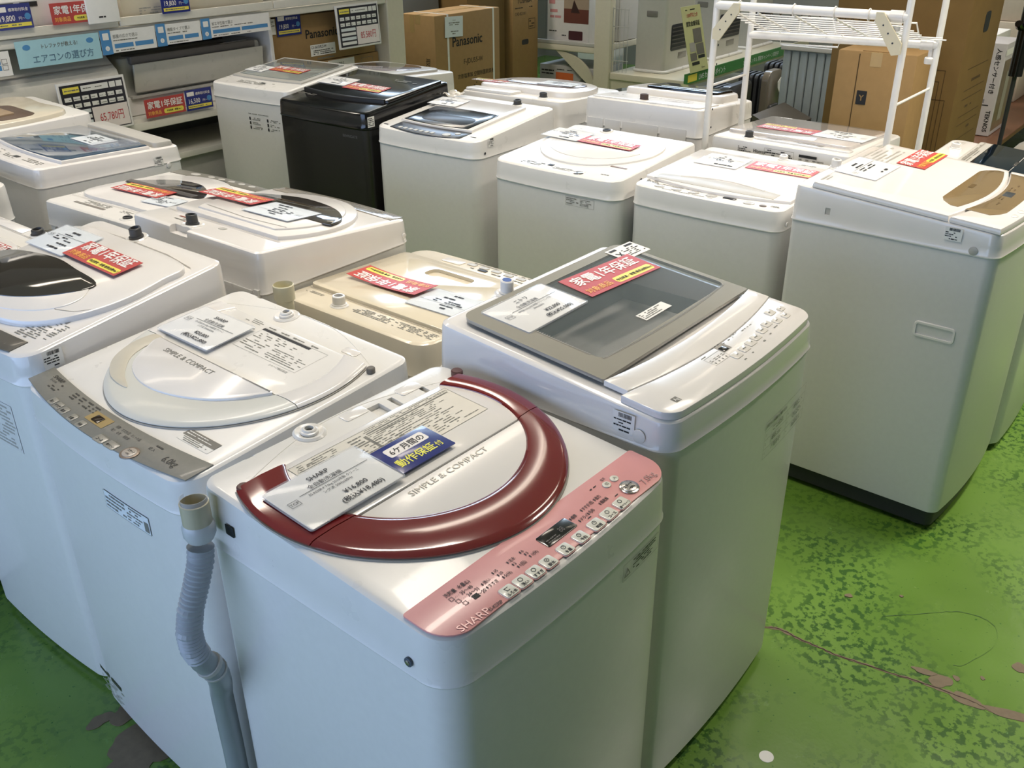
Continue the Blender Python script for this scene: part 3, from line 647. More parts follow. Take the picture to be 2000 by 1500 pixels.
notches(Cw, [(.09, .016, .014), (.36, .05, .012), (.50, .014, .018)])
GP = M('panel_brushed_grey', '#7f7e77', .42, coat=.1, scale=120, noise=.08)
pC = Cw.slab('control_panel', inset(bowed(.006, Cw.W-.012, .016, .072, .018, 20, -.012), 0), 0, .0022, .0008, GP)
mb = MB(); H = .003
T(mb, 'SHARP', .045, .052, .013, H, 0, 'l', 1.1, .01); T(mb, 'ES-GE6B', .05, .044, .007, H)
fine(mb, .09, .12, .045, .052, 1, H); fine(mb, .07, .11, .028, .04, 2, H)
for i in range(4): fine(mb, .150+.028*i, .168+.028*i, .036, .056, 3, H)
for i, (x, y, s_) in enumerate(((.333, .040, '標準'), (.352, .040, 'すすぎ1回'), (.385, .040, 'おしゃれ着'), (.333, .030, '強力'), (.352, .030, '毛布'), (.375, .030, '風乾燥'))): T(mb, s_, x, y, .0075, H, 0, 'l', .8)
T(mb, '6.0kg', .500, .028, .021, H, 0, 'l', .9, .0); fine(mb, .455, .475, .047, .053, 1, H)
pb = MB()
for x, y, s_ in ((.140, .012, '洗い'), (.167, .011, 'すすぎ'), (.194, .010, '脱水'), (.232, .008, '水量'), (.268, .007, '予約'), (.348, .004, 'コース'), (.385, .005, '槽クリーン')):
    wd = .0105 if x < .3 else .016
    MB().slab(rr(x-wd, x+wd, y-.0085, y+.0095, .004), .002, .0034, .0006).obj('button', M('button_grey', '#94928a', .3, coat=.2), pC, Cw.top); T(pb, s_, x, y-.004, .0072 if len(s_) < 4 else .0055, .0038, 0, 'c', .9, .01)
pb.obj('button_print', INK, pC, Cw.top, smooth=False); mb.obj('panel_print', M('panel_ink', '#3d3b36', .5), pC, Cw.top, smooth=False)
MB().quad(.250, .315, .022, .048, .0028).obj('display_glow_film', M('amber_film', '#a08a58', .4), pC, Cw.top, smooth=False)
MB().slab(rr(.268, .293, .026, .042, .001, 1), .002, .0042, .0004).obj('display', M('display_brown', '#2a1d12', .15), pC, Cw.top)
MB().slab(arc(.436, .010, .019, .0165, 0, 350, 30), .002, .0042, .001).obj('start_button', M('start_brown', '#8e7f72', .3, metal=.3), pC, Cw.top)
MB().slab(arc(.436, .010, .0145, .012, 0, 350, 30), .0042, .0050, .0005).obj('start_button_cap', M('start_cap', '#b3aaa0', .3, coat=.2), pC, Cw.top)
mb = MB(); T(mb, 'スタート', .436, .011, .0065, .0054, 0, 'c', .8, .01); T(mb, '一時停止', .436, .004, .0045, .0054, 0, 'c', .8); T(mb, '切 入', .458, .036, .008, H, 0, 'c'); mb.obj('start_print', INK, pC, Cw.top, smooth=False)
MB().quad(.455, .550, .086, .117, .0006).obj('energy_label', PAPER, Cw.o, Cw.top, smooth=False)
MB().quad(.455, .550, .100, .117, .0010).obj('energy_label_band', GREYP, Cw.o, Cw.top, smooth=False)
mb = MB(); fine(mb, .46, .545, .103, .115, 2, .0014, .8, .4); mb.obj('energy_label_white_print', PAPER, Cw.o, Cw.top, smooth=False)
mb = MB(); fine(mb, .46, .545, .087, .099, 3, .0011); mb.obj('energy_label_print', INKG, Cw.o, Cw.top, smooth=False)
mb = MB(); H = .0095
fine(mb, .175, .245, .43, .447, 3, H, .6, .4); frame2(mb, .25, .462, .345, .432, .0005, H); fine(mb, .255, .40, .392, .420, 4, H, .6, .4); fine(mb, .255, .33, .35, .388, 5, H, .6, .4); fine(mb, .345, .455, .35, .388, 6, H, .75, .4); fine(mb, .255, .45, .434, .442, 1, H)
T(mb, 'シャープ株式会社', .39, .334, .0075, H)
mb.quad(.22, .235, .412, .415, H); mb.obj('instruction_print', INKG, rC, Cw.top, smooth=False)
MB().quad(.25, .41, .423, .430, H+.0002).obj('instruction_bar', INK, rC, Cw.top, smooth=False)
MB().quad(.316, .470, .722, .762, .001).obj('rating_label', PAPERB, Cw.o, Cw.front, smooth=False)
mb = MB(); frame2(mb, .316, .470, .722, .762, .0006, .0014); fine(mb, .32, .39, .725, .76, 4, .0014); fine(mb, .395, .447, .725, .76, 5, .0014); mb.quad(.452, .466, .726, .748, .0014); mb.obj('rating_print', INKG, Cw.o, Cw.front, smooth=False)
for k in range(2): MB().quad(.01+.062*k, .062+.062*k, .106, .118, .0012).obj('skirt_label_bar', M('bar_dark_green', '#3a3d30', .5), Cw.o, Cw.front, smooth=False)
mb = MB(); fine(mb, .01, .13, .045, .10, 7, .0012, .55); mb.obj('skirt_print', INKL, Cw.o, Cw.front, smooth=False)
price_card(Cw.on(.152, .346, .0172, .02), 'price card reading 20,800 yen on the milky round lid', ['SHARP', '全自動洗濯機', 'ES-GE6B-W 6.0kg 2018年製 クリーニ', 'ング済 50Hz/60Hz', '¥20,800', '(税込¥22,880)'], w=.182)

# ================================================================== the other machines
SEAM = M('seam_shadow_plastic', '#8d8880', .5)
def seam(a, pts, wd=.0016, h=.0025, name='lid_seam', par=None):
    mb = MB(); P = pts; vs = []
    for i, (x, y) in enumerate(P):
        q0 = P[max(i-1, 0)]; q1 = P[min(i+1, len(P)-1)]; dx, dy = q1[0]-q0[0], q1[1]-q0[1]; l = math.hypot(dx, dy) or 1
        vs += [(x-dy/l*wd/2, y+dx/l*wd/2, h), (x+dy/l*wd/2, y-dx/l*wd/2, h)]
    mb.add(vs, [(2*i, 2*i+1, 2*i+3, 2*i+2) for i in range(len(P)-1)]); return mb.obj(name, SEAM, par or a.o, a.top, smooth=False)
def printing(a, spec, h=.0008, mat=INKG, par=None, face='top', name='printed_text'):
    mb = MB()
    for x0, x1, y0, y1, rows in spec: fine(mb, x0, x1, y0, y1, rows, h)
    return mb.obj(name, mat, par or a.o, getattr(a, face), smooth=False)

# D: far left, brown oval window
D = Washer(WM['D'], 'white washing machine with a brown oval window, at the left edge of the picture', cover=WHITEG, rf=.05, bow=.012)
dl = smoothpoly([(.03, .44), (.02, .30), (.04, .16), (.13, .085), (.28, .065), (.42, .085), (.50, .15), (.54, .25), (.535, .36), (.51, .435), (.28, .452)], 6)
ld = D.slab('lid', dl, 0, .014, .005, WHITEG)
D.slab('window_surround', arc(.215, .190, .235, .108, 0, 357, 59), .012, .0165, .003, WHITEG, ld)
D.slab('lid_window', smoothpoly([(.0, .20), (.02, .262), (.168, .295), (.29, .285), (.418, .262), (.375, .185), (.28, .128), (.17, .108), (.06, .13)], 6), .015, .0185, .002, BROWNGL, ld)
seam(D, [(.515, .19), (.49, .165), (.44, .15), (.41, .155)], .0014, .0148, par=ld)
seam(D, [(.05, .462), (.2, .470), (.4, .464), (.52, .446)], .002, .002)
D.inlet(.229, .488, KNOB, .03, h=.026, rk=.0155)
notches(D, [(.14, .02, .008), (.40, .09, .006)])
pD = D.slab('control_panel', bowed(.01, .50, .010, .052, .012, 16, .0), 0, .002, .0006, M('panel_dark_grey', '#5d5a54', .25, coat=.3))
printing(D, [(.03, .12, .02, .04, 2), (.2, .34, .02, .04, 3)], .0028, GREYL, pD)
printing(D, [(.425, .50, .06, .135, 12), (.505, .525, .075, .135, 10), (.03, .12, .40, .42, 2)], .001)
MB().quad(.465, .50, .138, .148, .001).obj('warning_bar', GREYP, D.o, D.top, smooth=False)
D.barlabel('right', .042, .880, .044, .040)
MB().quad(.33, .46, .66, .78, .0006).obj('rating_label', STEELG, D.o, D.front, smooth=False); printing(D, [(.335, .455, .665, .775, 12)], .001, INKL, face='front')
price_card(D.on(.100, .364, .0175), 'price card at the rear of the machine with the brown oval window', w=.175, h=.115, paper=PAPERB)
red_sign(D.on(.303, .348, .0208, -.04), 'red warranty sign beside the brown oval window', .245, .078)
# E and F: cut by the left edge
Ew = Washer(WM['E'], 'white washing machine cut by the left edge, behind the brown oval window', rb=.03)
Ew.inlet(.443, .515, KNOB, .024, h=.016, rk=.0165); seam(Ew, [(.0, .49), (.52, .49)]); seam(Ew, [(.30, .44), (.52, .44)]); Ew.slab('rear_panel', rr(.20, .39, .495, .525, .004), 0, .0015, .0006, WHITEG)
MB().quad(.17, .20, .505, .52, .001).obj('badge', M('badge_blue_grey', '#5a6478', .4), Ew.o, Ew.top, smooth=False)
Ew.slab('lid', smoothpoly([(.05, .42), (.05, .2), (.28, .08), (.5, .2), (.51, .42), (.28, .43)], 6), 0, .012, .004, WHITEG)
red_sign(Ew.on(.40, .375, .0135), 'red warranty sign just cut off by the left edge of the picture', .2, .08)
Fw = Washer(WM['F'], 'white washing machine of which only the rear corner shows at the left edge', rb=.05); Fw.slab('lid', rr(.04, .52, .07, .44, .05), 0, .012, .004, WHITEG); Fw.inlet(.25, .50, KNOB)
# G: blue glass lid
G = Washer(WM['G'], 'white washing machine with a blue tinted glass lid in the upper left', cover=WHITEG, rf=.03, rb=.03, bow=.012)
gl_ = bowed(.015, .55, .10, .43, .012, 16, .01)
g1 = MB().slab(gl_, .0, .012, .004).obj('lid_base', WHITEG, G.o, G.top)
G.slab('lid_glass', inset(gl_, .006), .010, .0165, .003, BLUEGL, g1)
G.slab('rear_frame', rr(.015, .55, .45, .53, .02), 0, .02, .008, GREYL)
MB().slab(rr(.42, .53, .25, .42, .03), .0155, .030, .010).obj('detergent_case', CLEAR, G.o, G.top)
printing(G, [(.06, .2, .03, .07, 4), (.24, .34, .03, .06, 3), (.38, .5, .04, .07, 3)], .001)
MB().slab(rr(.30, .335, .045, .06, .002), 0, .0012, 0).obj('display', DARK, G.o, G.top)
G.barlabel('right', .43, .862, .038, .034); G.disc('right', .487, .856, .0095, WHITEG, h=.004)
MB().slab(rr(.03, .11, .73, .80, .01), 0, .003, .001).obj('side_mark', GREYL, G.o, G.front)
price_card(G.on(.33, .33, .018), 'price card lying on the blue tinted glass lid', w=.17, h=.10, paper=PAPERB)
WM['X'] = [.84, 3.70, -1.6448, .57, .55, .95, .97, .85]
X = Washer(WM['X'], 'white washing machine with its soap drawer opening uncovered, beyond the blue glass lid', rf=.04)
xl = X.slab('lid', smoothpoly([(.05, .45), (.05, .12), (.28, .07), (.52, .12), (.52, .45), (.28, .47)], 6), 0, .018, .008, CREAM)
X.slab('lid_opening', rr(.20, .50, .20, .36, .05), .017, .0195, .001, M('opening_brown', '#5a4636', .4), xl); X.slab('opening_tray', rr(.25, .42, .22, .30, .01), .019, .026, .003, M('tray_tan', '#9a8468', .4), xl)
price_card(X.on(.45, .12, .0195, 0), 'price card on the machine beyond the blue glass lid', w=.13, h=.08)

# H: grey panel at the far side, seen from its rear
H_ = Washer(WM['H'], 'white washing machine seen from its rear with a dark crescent window', rf=.04, rb=.02, bow=.01)
hl = H_.slab('lid', smoothpoly([(.06, .42), (.05, .26), (.09, .13), (.20, .065), (.33, .06), (.45, .11), (.505, .22), (.50, .42), (.28, .435)], 6), 0, .012, .004, WHITEG)
H_.slab('crescent_window', smoothpoly([(.13, .265), (.13, .20), (.25, .135), (.38, .15), (.47, .225), (.47, .27)], 5), .011, .0135, .001, M('window_dark_brown', '#2b211e', .08, coat=.9), hl)
H_.slab('window_trim', [(.13, .262), (.49, .262), (.50, .235), (.13, .235)], .012, .0165, .001, M('trim_dark_grey', '#514d4a', .3), hl)
pH = H_.slab('control_panel', bowed(.015, .53, .01, .055, .008, 16, 0), 0, .002, .0006, M('panel_mid_grey', '#77756c', .3))
for k in range(5): MB().slab(arc(.12+.055*k, .025, .016, .009, 0, 340, 17), .002, .0035, .0005).obj('button', GREYL, pH, H_.top)
MB().slab(arc(.42, .03, .022, .013, 0, 340, 17), .002, .004, .001).obj('start_button', GREYL, pH, H_.top); MB().quad(.24, .30, .036, .05, .0026).obj('display', DARK, pH, H_.top, smooth=False)
seam(H_, [(.02, .45), (.52, .45)]); H_.inlet(.13, .505, DARK, .026, h=.004, rk=.012)
MB().quad(.275, .44, .485, .497, .001).obj('warning_bar', GREYP, H_.o, H_.top, smooth=False); MB().quad(.44, .50, .20, .215, .001).obj('badge', GREYP, H_.o, H_.top, smooth=False)
printing(H_, [(.28, .43, .455, .480, 3), (.16, .22, .46, .48, 3)], .001)
red_sign(H_.on(.325, .307, .0178, .05), 'red warranty sign next to the dark crescent window', .235, .085)
price_card(H_.on(.16, .345, .0155, .1), 'price card half hidden behind the machine with the swirled glass window', w=.13, h=.08, paper=PAPERB)
t = empty('power_plug', 'dark coiled power cord with plug stuffed behind the machine with the crescent window', 'cord', None, Matrix.Translation((.60, 2.16, 0)))
MB().tube([(.02+.05*math.cos(k*.55), .05+.05*math.sin(k*.55)-.002*k, .72+.004*k) for k in range(30)], .006, 6).obj('cord', M('cord_grey', '#57564c', .5), t)
MB().tube([(.04, 0, .84), (.0, -.06, .83), (-.01, -.13, .82), (.0, -.20, .80), (.0, -.2, .05)], .005, 6).obj('cord_tail', DARK, t); MB().box(-.022, .018, -.17, -.13, .80, .835).obj('plug_head', DARK, t)
# I: swirl glass, seen from its rear
I_ = Washer(WM['I'], 'white washing machine seen from its rear with a smoked glass oval in its swirled lid', rf=.04, rb=.02, bow=.012, cover=WHITEG)
il = I_.slab('lid', clip(arc(.29, .30, .262, .265, 0, 357, 79), .432, -1), 0, .012, .006, WHITEG)
I_.slab('lid_step', clip(arc(.285, .275, .215, .205, 0, 357, 79), .400, -1), .010, .018, .005, WHITEG, il)
I_.slab('glass', smoothpoly([(.505, .235), (.474, .185), (.425, .150), (.324, .118), (.188, .132), (.085, .185), (.045, .25), (.07, .272), (.277, .268), (.46, .262)], 6), .016, .0205, .003, M('glass_brown_clear', '#40392f', .05, alpha=.9, coat=1, noise=.25, scale=9), il)
seam(I_, [(.04, .442), (.54, .442)], .0024); seam(I_, [(.10, .372), (.26, .385), (.45, .372)], .003, .0186, par=il)
I_.inlet(.345, .497, KNOB, .032, h=.028, rk=.0155); cut(I_.cover, [MB().box(.305, .385, .525, .6, .94, 1.1)]); MB().slab(rr(.242, .268, .455, .475, .009), 0, .001, 0).obj('drain_slot', GREYL, I_.o, I_.top)
MB().quad(.40, .45, .463, .470, .001).quad(.36, .39, .49, .497, .001).obj('warning_bar', M('bar_red_brown', '#8a5244', .5), I_.o, I_.top, smooth=False); printing(I_, [(.36, .46, .475, .495, 2)], .001)
pI = I_.slab('control_panel', bowed(.02, .55, .012, .062, .01, 16, -.004), 0, .002, .0006, M('panel_taupe', '#989287', .2, coat=.5, noise=.25, scale=30))
printing(I_, [(.1, .5, .02, .05, 4)], .0026, INKG, pI)
MB().slab(rr(-.52, -.48, .70, .76, .008), 0, .0015, .0005).obj('side_cap', WHITE, I_.o, I_.left); I_.disc('left', -.03, .87, .008, WHITEG)
MB().box(.012, .030, I_.D-.003, I_.D+.006, .3, .86).obj('rear_rib', WHITE, I_.o); MB().box(.04, .47, I_.D-.003, I_.D+.004, .845, .853).obj('rear_rib', WHITE, I_.o)
red_sign(I_.on(.462, .262, .0255, .05), 'red warranty sign over the smoked glass of the swirled lid', .235, .09)
price_card(I_.on(.235, .278, .022, .04), 'price card on the swirled lid beside the smoked glass', w=.19, h=.125, paper=PAPERB)
# J: cream machine
J = Washer(WM['J'], 'small cream washing machine with a pocket in its lid, behind the grey glass lid', body=M('painted_steel_cream', '#d0cbbd', .35), cover=CREAM, rf=.05, rb=.05, bow=.01)
jl = MB().slab(rr(.012, .515, .085, .443, .02), 0, .010, .004).obj('lid', M('cream_lid', '#ddd3bd', .14, coat=.6, scale=9), J.o, J.top)
cut(jl, [MB().slab([J.bw(x, y) for x, y in rr(.19, .345, .138, .192, .02)], .80, .9, 0)]); cut(J.cover, [MB().slab([J.bw(x, y) for x, y in rr(.19, .345, .138, .192, .02)], .80, .9, 0)])
MB().loft([[(x, y, z) for x, y in rr(.19+i, .345-i, .138+i, .192-i, .02)] for i, z in ((-.002, .826), (.006, .806), (.02, .803))], False, True).obj('lid_pocket', M('pocket_tan', '#a5906b', .4), J.o)
seam(J, [(.01, .448), (.515, .448)], .0022)
J.inlet(.345, .487, WHITE, .024, h=.026, rk=.0165); printing(J, [(.17, .30, .460, .492, 5), (.02, .16, .460, .492, 5), (.43, .50, .462, .474, 2)], .001)
for k in range(5): MB().slab(rr(.11+.045*k, .14+.045*k, .028, .044, .004), 0, .0022, .0006).obj('button', GREYL, J.o, J.top)
MB().slab(rr(.235, .265, .048, .060, .002), 0, .0022, .0004).obj('display', DARK, J.o, J.top); MB().slab(rr(.33, .40, .032, .062, .006), 0, .0022, .0006).obj('side_button', WHITEG, J.o, J.top)
printing(J, [(.1, .32, .05, .062, 1), (.1, .32, .016, .024, 1)], .001)
notches(J, [(.44, .08, .004)])
t = empty('hose_end', 'short cream hose end standing behind the small cream machine', 'hose', None, Matrix.Translation((.640, 1.075, 0)))
MB().lathe([(.02, .3), (.021, .80), (.0215, .865), (.026, .868), (.026, .905), (.024, .907), (.0235, .872)], 0, 0, 24).obj('hose_tube', M('hose_ivory', '#ddd7bb', .4), t)
red_sign(J.on(.343, .306, .0158, .03), 'red warranty sign on the small cream machine, upside down', .250, .090, .006)
price_card(J.on(.125, .315, .0125, .05), 'price card on the small cream machine half behind the grey glass lid', w=.19, h=.125, paper=PAPERB)
# K: high white lid far row
K = Washer(WM['K'], 'white washing machine with a help sheet on its front, left of the black one', body=STEELG, cover=WHITE, rf=.035, bow=.01)
kl = K.slab('lid', bowed(.03, .53, .13, .50, .01, 12, 0), .0, .008, .003, GREYL); K.slab('lid_glass', inset(bowed(.03, .53, .13, .50, .01, 12, 0), .03), .007, .012, .002, M('glass_pale', '#9fa5a0', .05, alpha=.8, coat=1, noise=0), kl)
printing(K, [(.15, .4, .05, .09, 4)], .001); MB().quad(.30, .33, .075, .09, .001).obj('display', DARK, K.o, K.top, smooth=False)
red_sign(K.on(.29, .285, .0135, -.05), 'red warranty sign on the machine left of the black one', .23, .085)
price_card(K.on(.11, .25, .0135, -.05), 'price card on the machine left of the black one', w=.13, h=.1)
mb = MB(); printing(K, [(.27, .42, .785, .792, 1)]+[(.30+.125*j, .37+.125*j, .757-.022*i, .772-.022*i, 2) for i in range(3) for j in range(2)], .001, INKG, face='front', name='help_sheet_print')
for i in range(3):
    for j in range(2): MB().quad(.280+.125*j, .290+.125*j, .757-.022*i, .772-.022*i, .0012).obj('help_sheet_mark', INK, K.o, K.front, smooth=False)
# L: black
L = Washer(WM['L'], 'glossy black washing machine in the back row', body=BLACKM, cover=BLACKG, rf=.035, rb=.02, bow=.012, base=DARK)
ll = L.slab('lid', bowed(.02, .565, .155, .50, .03, 16, 0), 0, .012, .004, BLACKG)
L.slab('lid_front_lip', [(.03, .145)]+[(.03+.52*k/16, .145-.03*math.sin(PI*k/16)) for k in range(1, 17)]+[(.55-.52*k/16, .155-.02*math.sin(PI*k/16)) for k in range(17)], .0, .018, .004, M('black_soft', '#1b1b1c', .35), ll)
printing(L, [(.35, .5, .40, .43, 2), (.05, .2, .08, .1, 2)], .0135, GREYP, ll)
MB().quad(.007, .047, .878, .922, .0012).obj('stock_label', PAPER, L.o, L.right, smooth=False); printing(L, [(.010, .044, .882, .918, 5)], .0016, INK, face='right')
T(MB(), 'BEHNGATE', .44, .826, .017, .0012, 0, 'l', 1).obj('front_logo', M('dim_silver', '#77777a', .3, metal=.5), L.o, L.front, smooth=False)
price_card(L.on(.045+.055, .298, .0135, 0), 'price card on the black washing machine', w=.18, h=.105)
red_sign(L.on(.318, .266, .0135, 0), 'red warranty sign on the black washing machine', .236, .085)
# M: black panel
Mw = Washer(WM['M'], 'white washing machine with a black glass panel, right of the black machine', body=STEELG, cover=WHITE, rf=.05, bow=.012)
pM = Mw.slab('control_panel', bowed(.085, .465, .018, .095, .016, 16, 0), 0, .002, .0006, M('panel_black', '#1f1d1b', .3, coat=.1))
for k in range(7): MB().slab(rr(.125+.030*k, .143+.030*k, .022, .040, .004), .002, .0036, .0006).obj('button', GREYL, pM, Mw.top)
MB().slab(arc(.385, .035, .02, .015, 0, 340, 17), .002, .004, .001).obj('start_button', GREYL, pM, Mw.top); MB().slab(arc(.42, .062, .013, .01, 0, 340, 17), .002, .004, .001).obj('power_button', GREYL, pM, Mw.top)
lM = Mw.slab('lid', bowed(.07, .46, .10, .46, .010, 12, 0), 0, .010, .003, WHITEG)
Mw.slab('lid_glass', bowed(.085, .435, .105, .305, .012, 12, .01), .009, .0125, .002, BLACKG, lM)
MB().slab(rr(.14, .40, .13, .22, .04), .012, .0135, .001).obj('glass_opening', M('opening_dark', '#050505', .35), lM, Mw.top)
Mw.inlet(.385, .50, KNOB, .025); printing(Mw, [(.03, .08, .03, .045, 1), (.49, .52, .05, .06, 1)], .001, INK)
Mw.barlabel('right', .07, .866, .038, .034); Mw.disc('right', .049, .846, .005, DARK)
price_card(Mw.on(.10, .375, .013, 0), 'price card on the machine with the black glass panel', w=.16, h=.105)
t = empty('crumpled_film', 'crumpled clear plastic scrap at the rear corner beside the black machine', 'plastic film', None, Mw.on(.035, .49, .002))
mb = MB(); n = 7; vs = [(.09*(i/(n-1)-.5), .06*(j/(n-1)-.5), random.uniform(0, .022)) for i in range(n) for j in range(n)]; mb.add(vs, [(i*n+j, (i+1)*n+j, (i+1)*n+j+1, i*n+j+1) for i in range(n-1) for j in range(n-1)]).obj('film', M('film_clear', '#e8e2d6', .15, alpha=.6, coat=.5), t)
# N
N_ = Washer(WM['N'], 'white washing machine with a flush round lid in the middle of the back row', body=STEELG, cover=WHITE, rf=.05, rb=.02, bow=.014)
lN = N_.slab('lid', clip(arc(.28, .33, .24, .235, 0, 357, 79), .455, -1), 0, .007, .003, WHITE)
N_.slab('lid_step', clip(arc(.27, .32, .20, .165, 0, 357, 79), .295, -1), .006, .010, .002, WHITEG, lN)
N_.inlet(.176, .512, KNOB, .028, h=.004, rk=.0135); seam(N_, [(.262, .475), (.262, .525), (.425, .525)], .003); printing(N_, [(.12, .24, .03, .06, 3), (.27, .36, .03, .05, 3), (.46, .5, .05, .062, 1), (.2, .38, .462, .47, 1)], .001)
MB().slab(rr(.235, .257, .048, .064, .001), 0, .0018, 0).obj('display', DARK, N_.o, N_.top); MB().slab(arc(.385, .030, .019, .016, 0, 340, 17), 0, .0025, .001).obj('start_button', CHROME, N_.o, N_.top)
MB().quad(.440, .508, .140, .150, .0012).obj('lid_badge', M('badge_brown', '#7d6558', .4), N_.o, N_.top, smooth=False)
printing(N_, [(.358, .41, .775, .80, 4), (.415, .465, .775, .80, 5)], .0012, INKG, face='front'); frame2(MB(), .355, .473, .771, .804, .0007, .0012).obj('rating_frame', INKG, N_.o, N_.front, smooth=False); N_.disc('right', .15, .86, .005, DARK)
MB().tube([(.563, .30, .62), (.575, .30, .60), (.576, .30, .53), (.563, .30, .51)], .006, 8).obj('hose_hook', DARK, N_.o)
price_card(N_.on(.088, .368, .0110, -.05), 'glare covered price card on the flush round lid', w=.175, h=.115)
red_sign(N_.on(.297, .345, .0112, -.04), 'red warranty sign on the flush round lid', .245, .078)
# O
O = Washer(WM['O'], 'white washing machine with round push buttons, between the flush round lid and the gold panel', body=STEELG, cover=WHITE, rf=.04, rb=.02, bow=.012)
lO = O.slab('lid', bowed(.012, .543, .085, .47, .035, 16, 0), 0, .010, .004, WHITEG)
MB().tube([(.12+.31*k/20, .135+.03*math.sin(PI*k/20), .0105) for k in range(21)], .0035, 8).obj('lid_handle_ridge', WHITEG, lO, O.top)
MB().slab([(.05+.44*k/16, .125+.03*math.sin(PI*k/16)) for k in range(17)]+[(.49-.44*k/16, .075+.0*k) for k in range(17)], .0098, .0112, .0005).obj('lid_grip', GREYL, lO, O.top)
for k in range(4): MB().slab(arc(.10+.065*k, .03+.002*k, .020, .013, 0, 340, 17), 0, .0022, .0008).obj('button', M('button_glass_grey', '#b7b5b0', .15, coat=.5), O.o, O.top)
MB().slab(rr(.335, .38, .034, .048, .004), 0, .002, .0004).obj('display', BLACKG, O.o, O.top); MB().slab(arc(.43, .03, .019, .012, 0, 340, 17), 0, .0022, .0008).obj('button', M('button_glass_grey', '#b7b5b0', .15), O.o, O.top); MB().slab(arc(.478, .028, .012, .008, 0, 340, 17), 0, .0025, .0008).obj('power_button', M('power_brown', '#6b5f55', .3), O.o, O.top)
printing(O, [(.03, .09, .045, .075, 3), (.1, .32, .048, .055, 1), (.12, .33, .012, .018, 1), (.5, .53, .03, .045, 2)], .001, INKG)
printing(O, [(.02, .12, .475, .49, 2), (.24, .32, .475, .495, 2), (.38, .45, .475, .51, 4)], .001); MB().quad(.34, .48, .478, .486, .001).obj('warning_bar', INKG, O.o, O.top, smooth=False)
O.inlet(.317, .522, WHITE, .026, h=.018, rk=.015); O.disc('right', .045, .825, .008, WHITEG, h=.003)
MB().tube([(.560, .34, .66), (.574, .34, .64), (.575, .34, .50), (.565, .34, .46)], .007, 8).obj('hose_hook', DARK, O.o)
price_card(O.on(.158, .367, .0115, 0), 'framed price card on the machine with round push buttons', w=.165, h=.14)
red_sign(O.on(.376, .380, .0115, 0), 'red warranty sign on the machine with round push buttons', .235, .09)
# P: gold panel
P_ = Washer(WM['P'], 'large white washing machine with a champagne gold panel at the right', body=STEELG, cover=WHITEG, rf=.03, rb=.02, bow=.022, base=M('base_charcoal', '#26292c', .5), base_h=.075, lip=.004)
lP = P_.slab('lid', bowed(.006, .594, .142, .528, .028, 20, 0), 0, .018, .010, WHITEG)
pP = P_.slab('front_deck', bowed(.006, .594, .008, .139, .0, 20, -.028), 0, .017, .009, WHITEG)
def gold(y0f, y1f, name, par, h):
    n = 16; x0, x1 = .095, .555
    f = [(x0+(x1-x0)*k/n, y0f(k/n)) for k in range(n+1)]; b = [(x1-(x1-x0)*k/n, y1f(1-k/n)) for k in range(n+1)]
    return P_.slab(name, f+b, h-.001, h+.001, .0006, GOLD, par)
pp1 = gold(lambda t: .150-.026*(1-(2*t-1)**2), lambda t: .168+.038*min(1, 8*t, 8*(1-t))**.5, 'gold_lid_panel', lP, .0185)
pp2 = gold(lambda t: .070-.024*min(1, 8*t, 8*(1-t))**.5, lambda t: .130-.024*(1-(2*t-1)**2), 'gold_control_panel', pP, .0175)
MB().slab(rr(.30, .352, .075, .098, .002), .017, .0192, .0005).obj('display', M('display_slate', '#4c5054', .15, coat=.4), pp2, P_.top)
mb = MB(); fine(mb, .20, .225, .080, .090, 1, .0192); fine(mb, .36, .44, .08, .10, 2, .0192, .6, .4); fine(mb, .26, .29, .085, .1, 2, .0192, .6, .4); mb.obj('panel_print', M('gold_ink', '#5d4d36', .4), pp2, P_.top, smooth=False)
MB().quad(.30, .345, .172, .184, .0202).obj('lid_badge', M('badge_bronze', '#7b6747', .3, metal=.4), pp1, P_.top, smooth=False)
for k in range(8): MB().slab(arc(.14+.052*k, .024, .014, .008, 0, 340, 17), .015, .0185, .001).obj('button', WHITEG, pP, P_.top)
P_.inlet(.240, .556, WHITE, .022, h=.026, rk=.0150); printing(P_, [(.28, .55, .44, .53, 6), (.03, .10, .50, .52, 2)], .0186, INKL, lP)
cut(P_.cover, [MB().box(-.01, .004, .463, .478, .925, .945)]); MB().box(.003, .006, .46, .48, .922, .948).obj('side_clip', GREYL, P_.o)
P_.barlabel('left', -.142, .922, .046, .036); P_.disc('left', -.061, .905, .012, GREYL)
hb = P_.o.children[0]
cut(hb, [MB().box(-.02, .022, .064, .165, .638, .662)])
MB().loft([[(.002, y, z) for y, z in rr(.057, .172, .628, .676, .012)], [(-.002, y, z) for y, z in inset(rr(.057, .172, .628, .676, .012), .002)], [(-.002, y, z) for y, z in inset(rr(.057, .172, .628, .676, .012), .0075)], [(.022, y, z) for y, z in inset(rr(.057, .172, .628, .676, .012), .010)]][::-1], True, False).obj('carry_handle', STEEL, P_.o)
price_card(P_.on(.247, .462, .0195, 0), 'price card on the machine with the champagne gold panel', w=.205, h=.13)
red_sign(P_.on(.487, .376, .0195, .0), 'glare streaked red warranty sign on the machine with the gold panel', .22, .088)
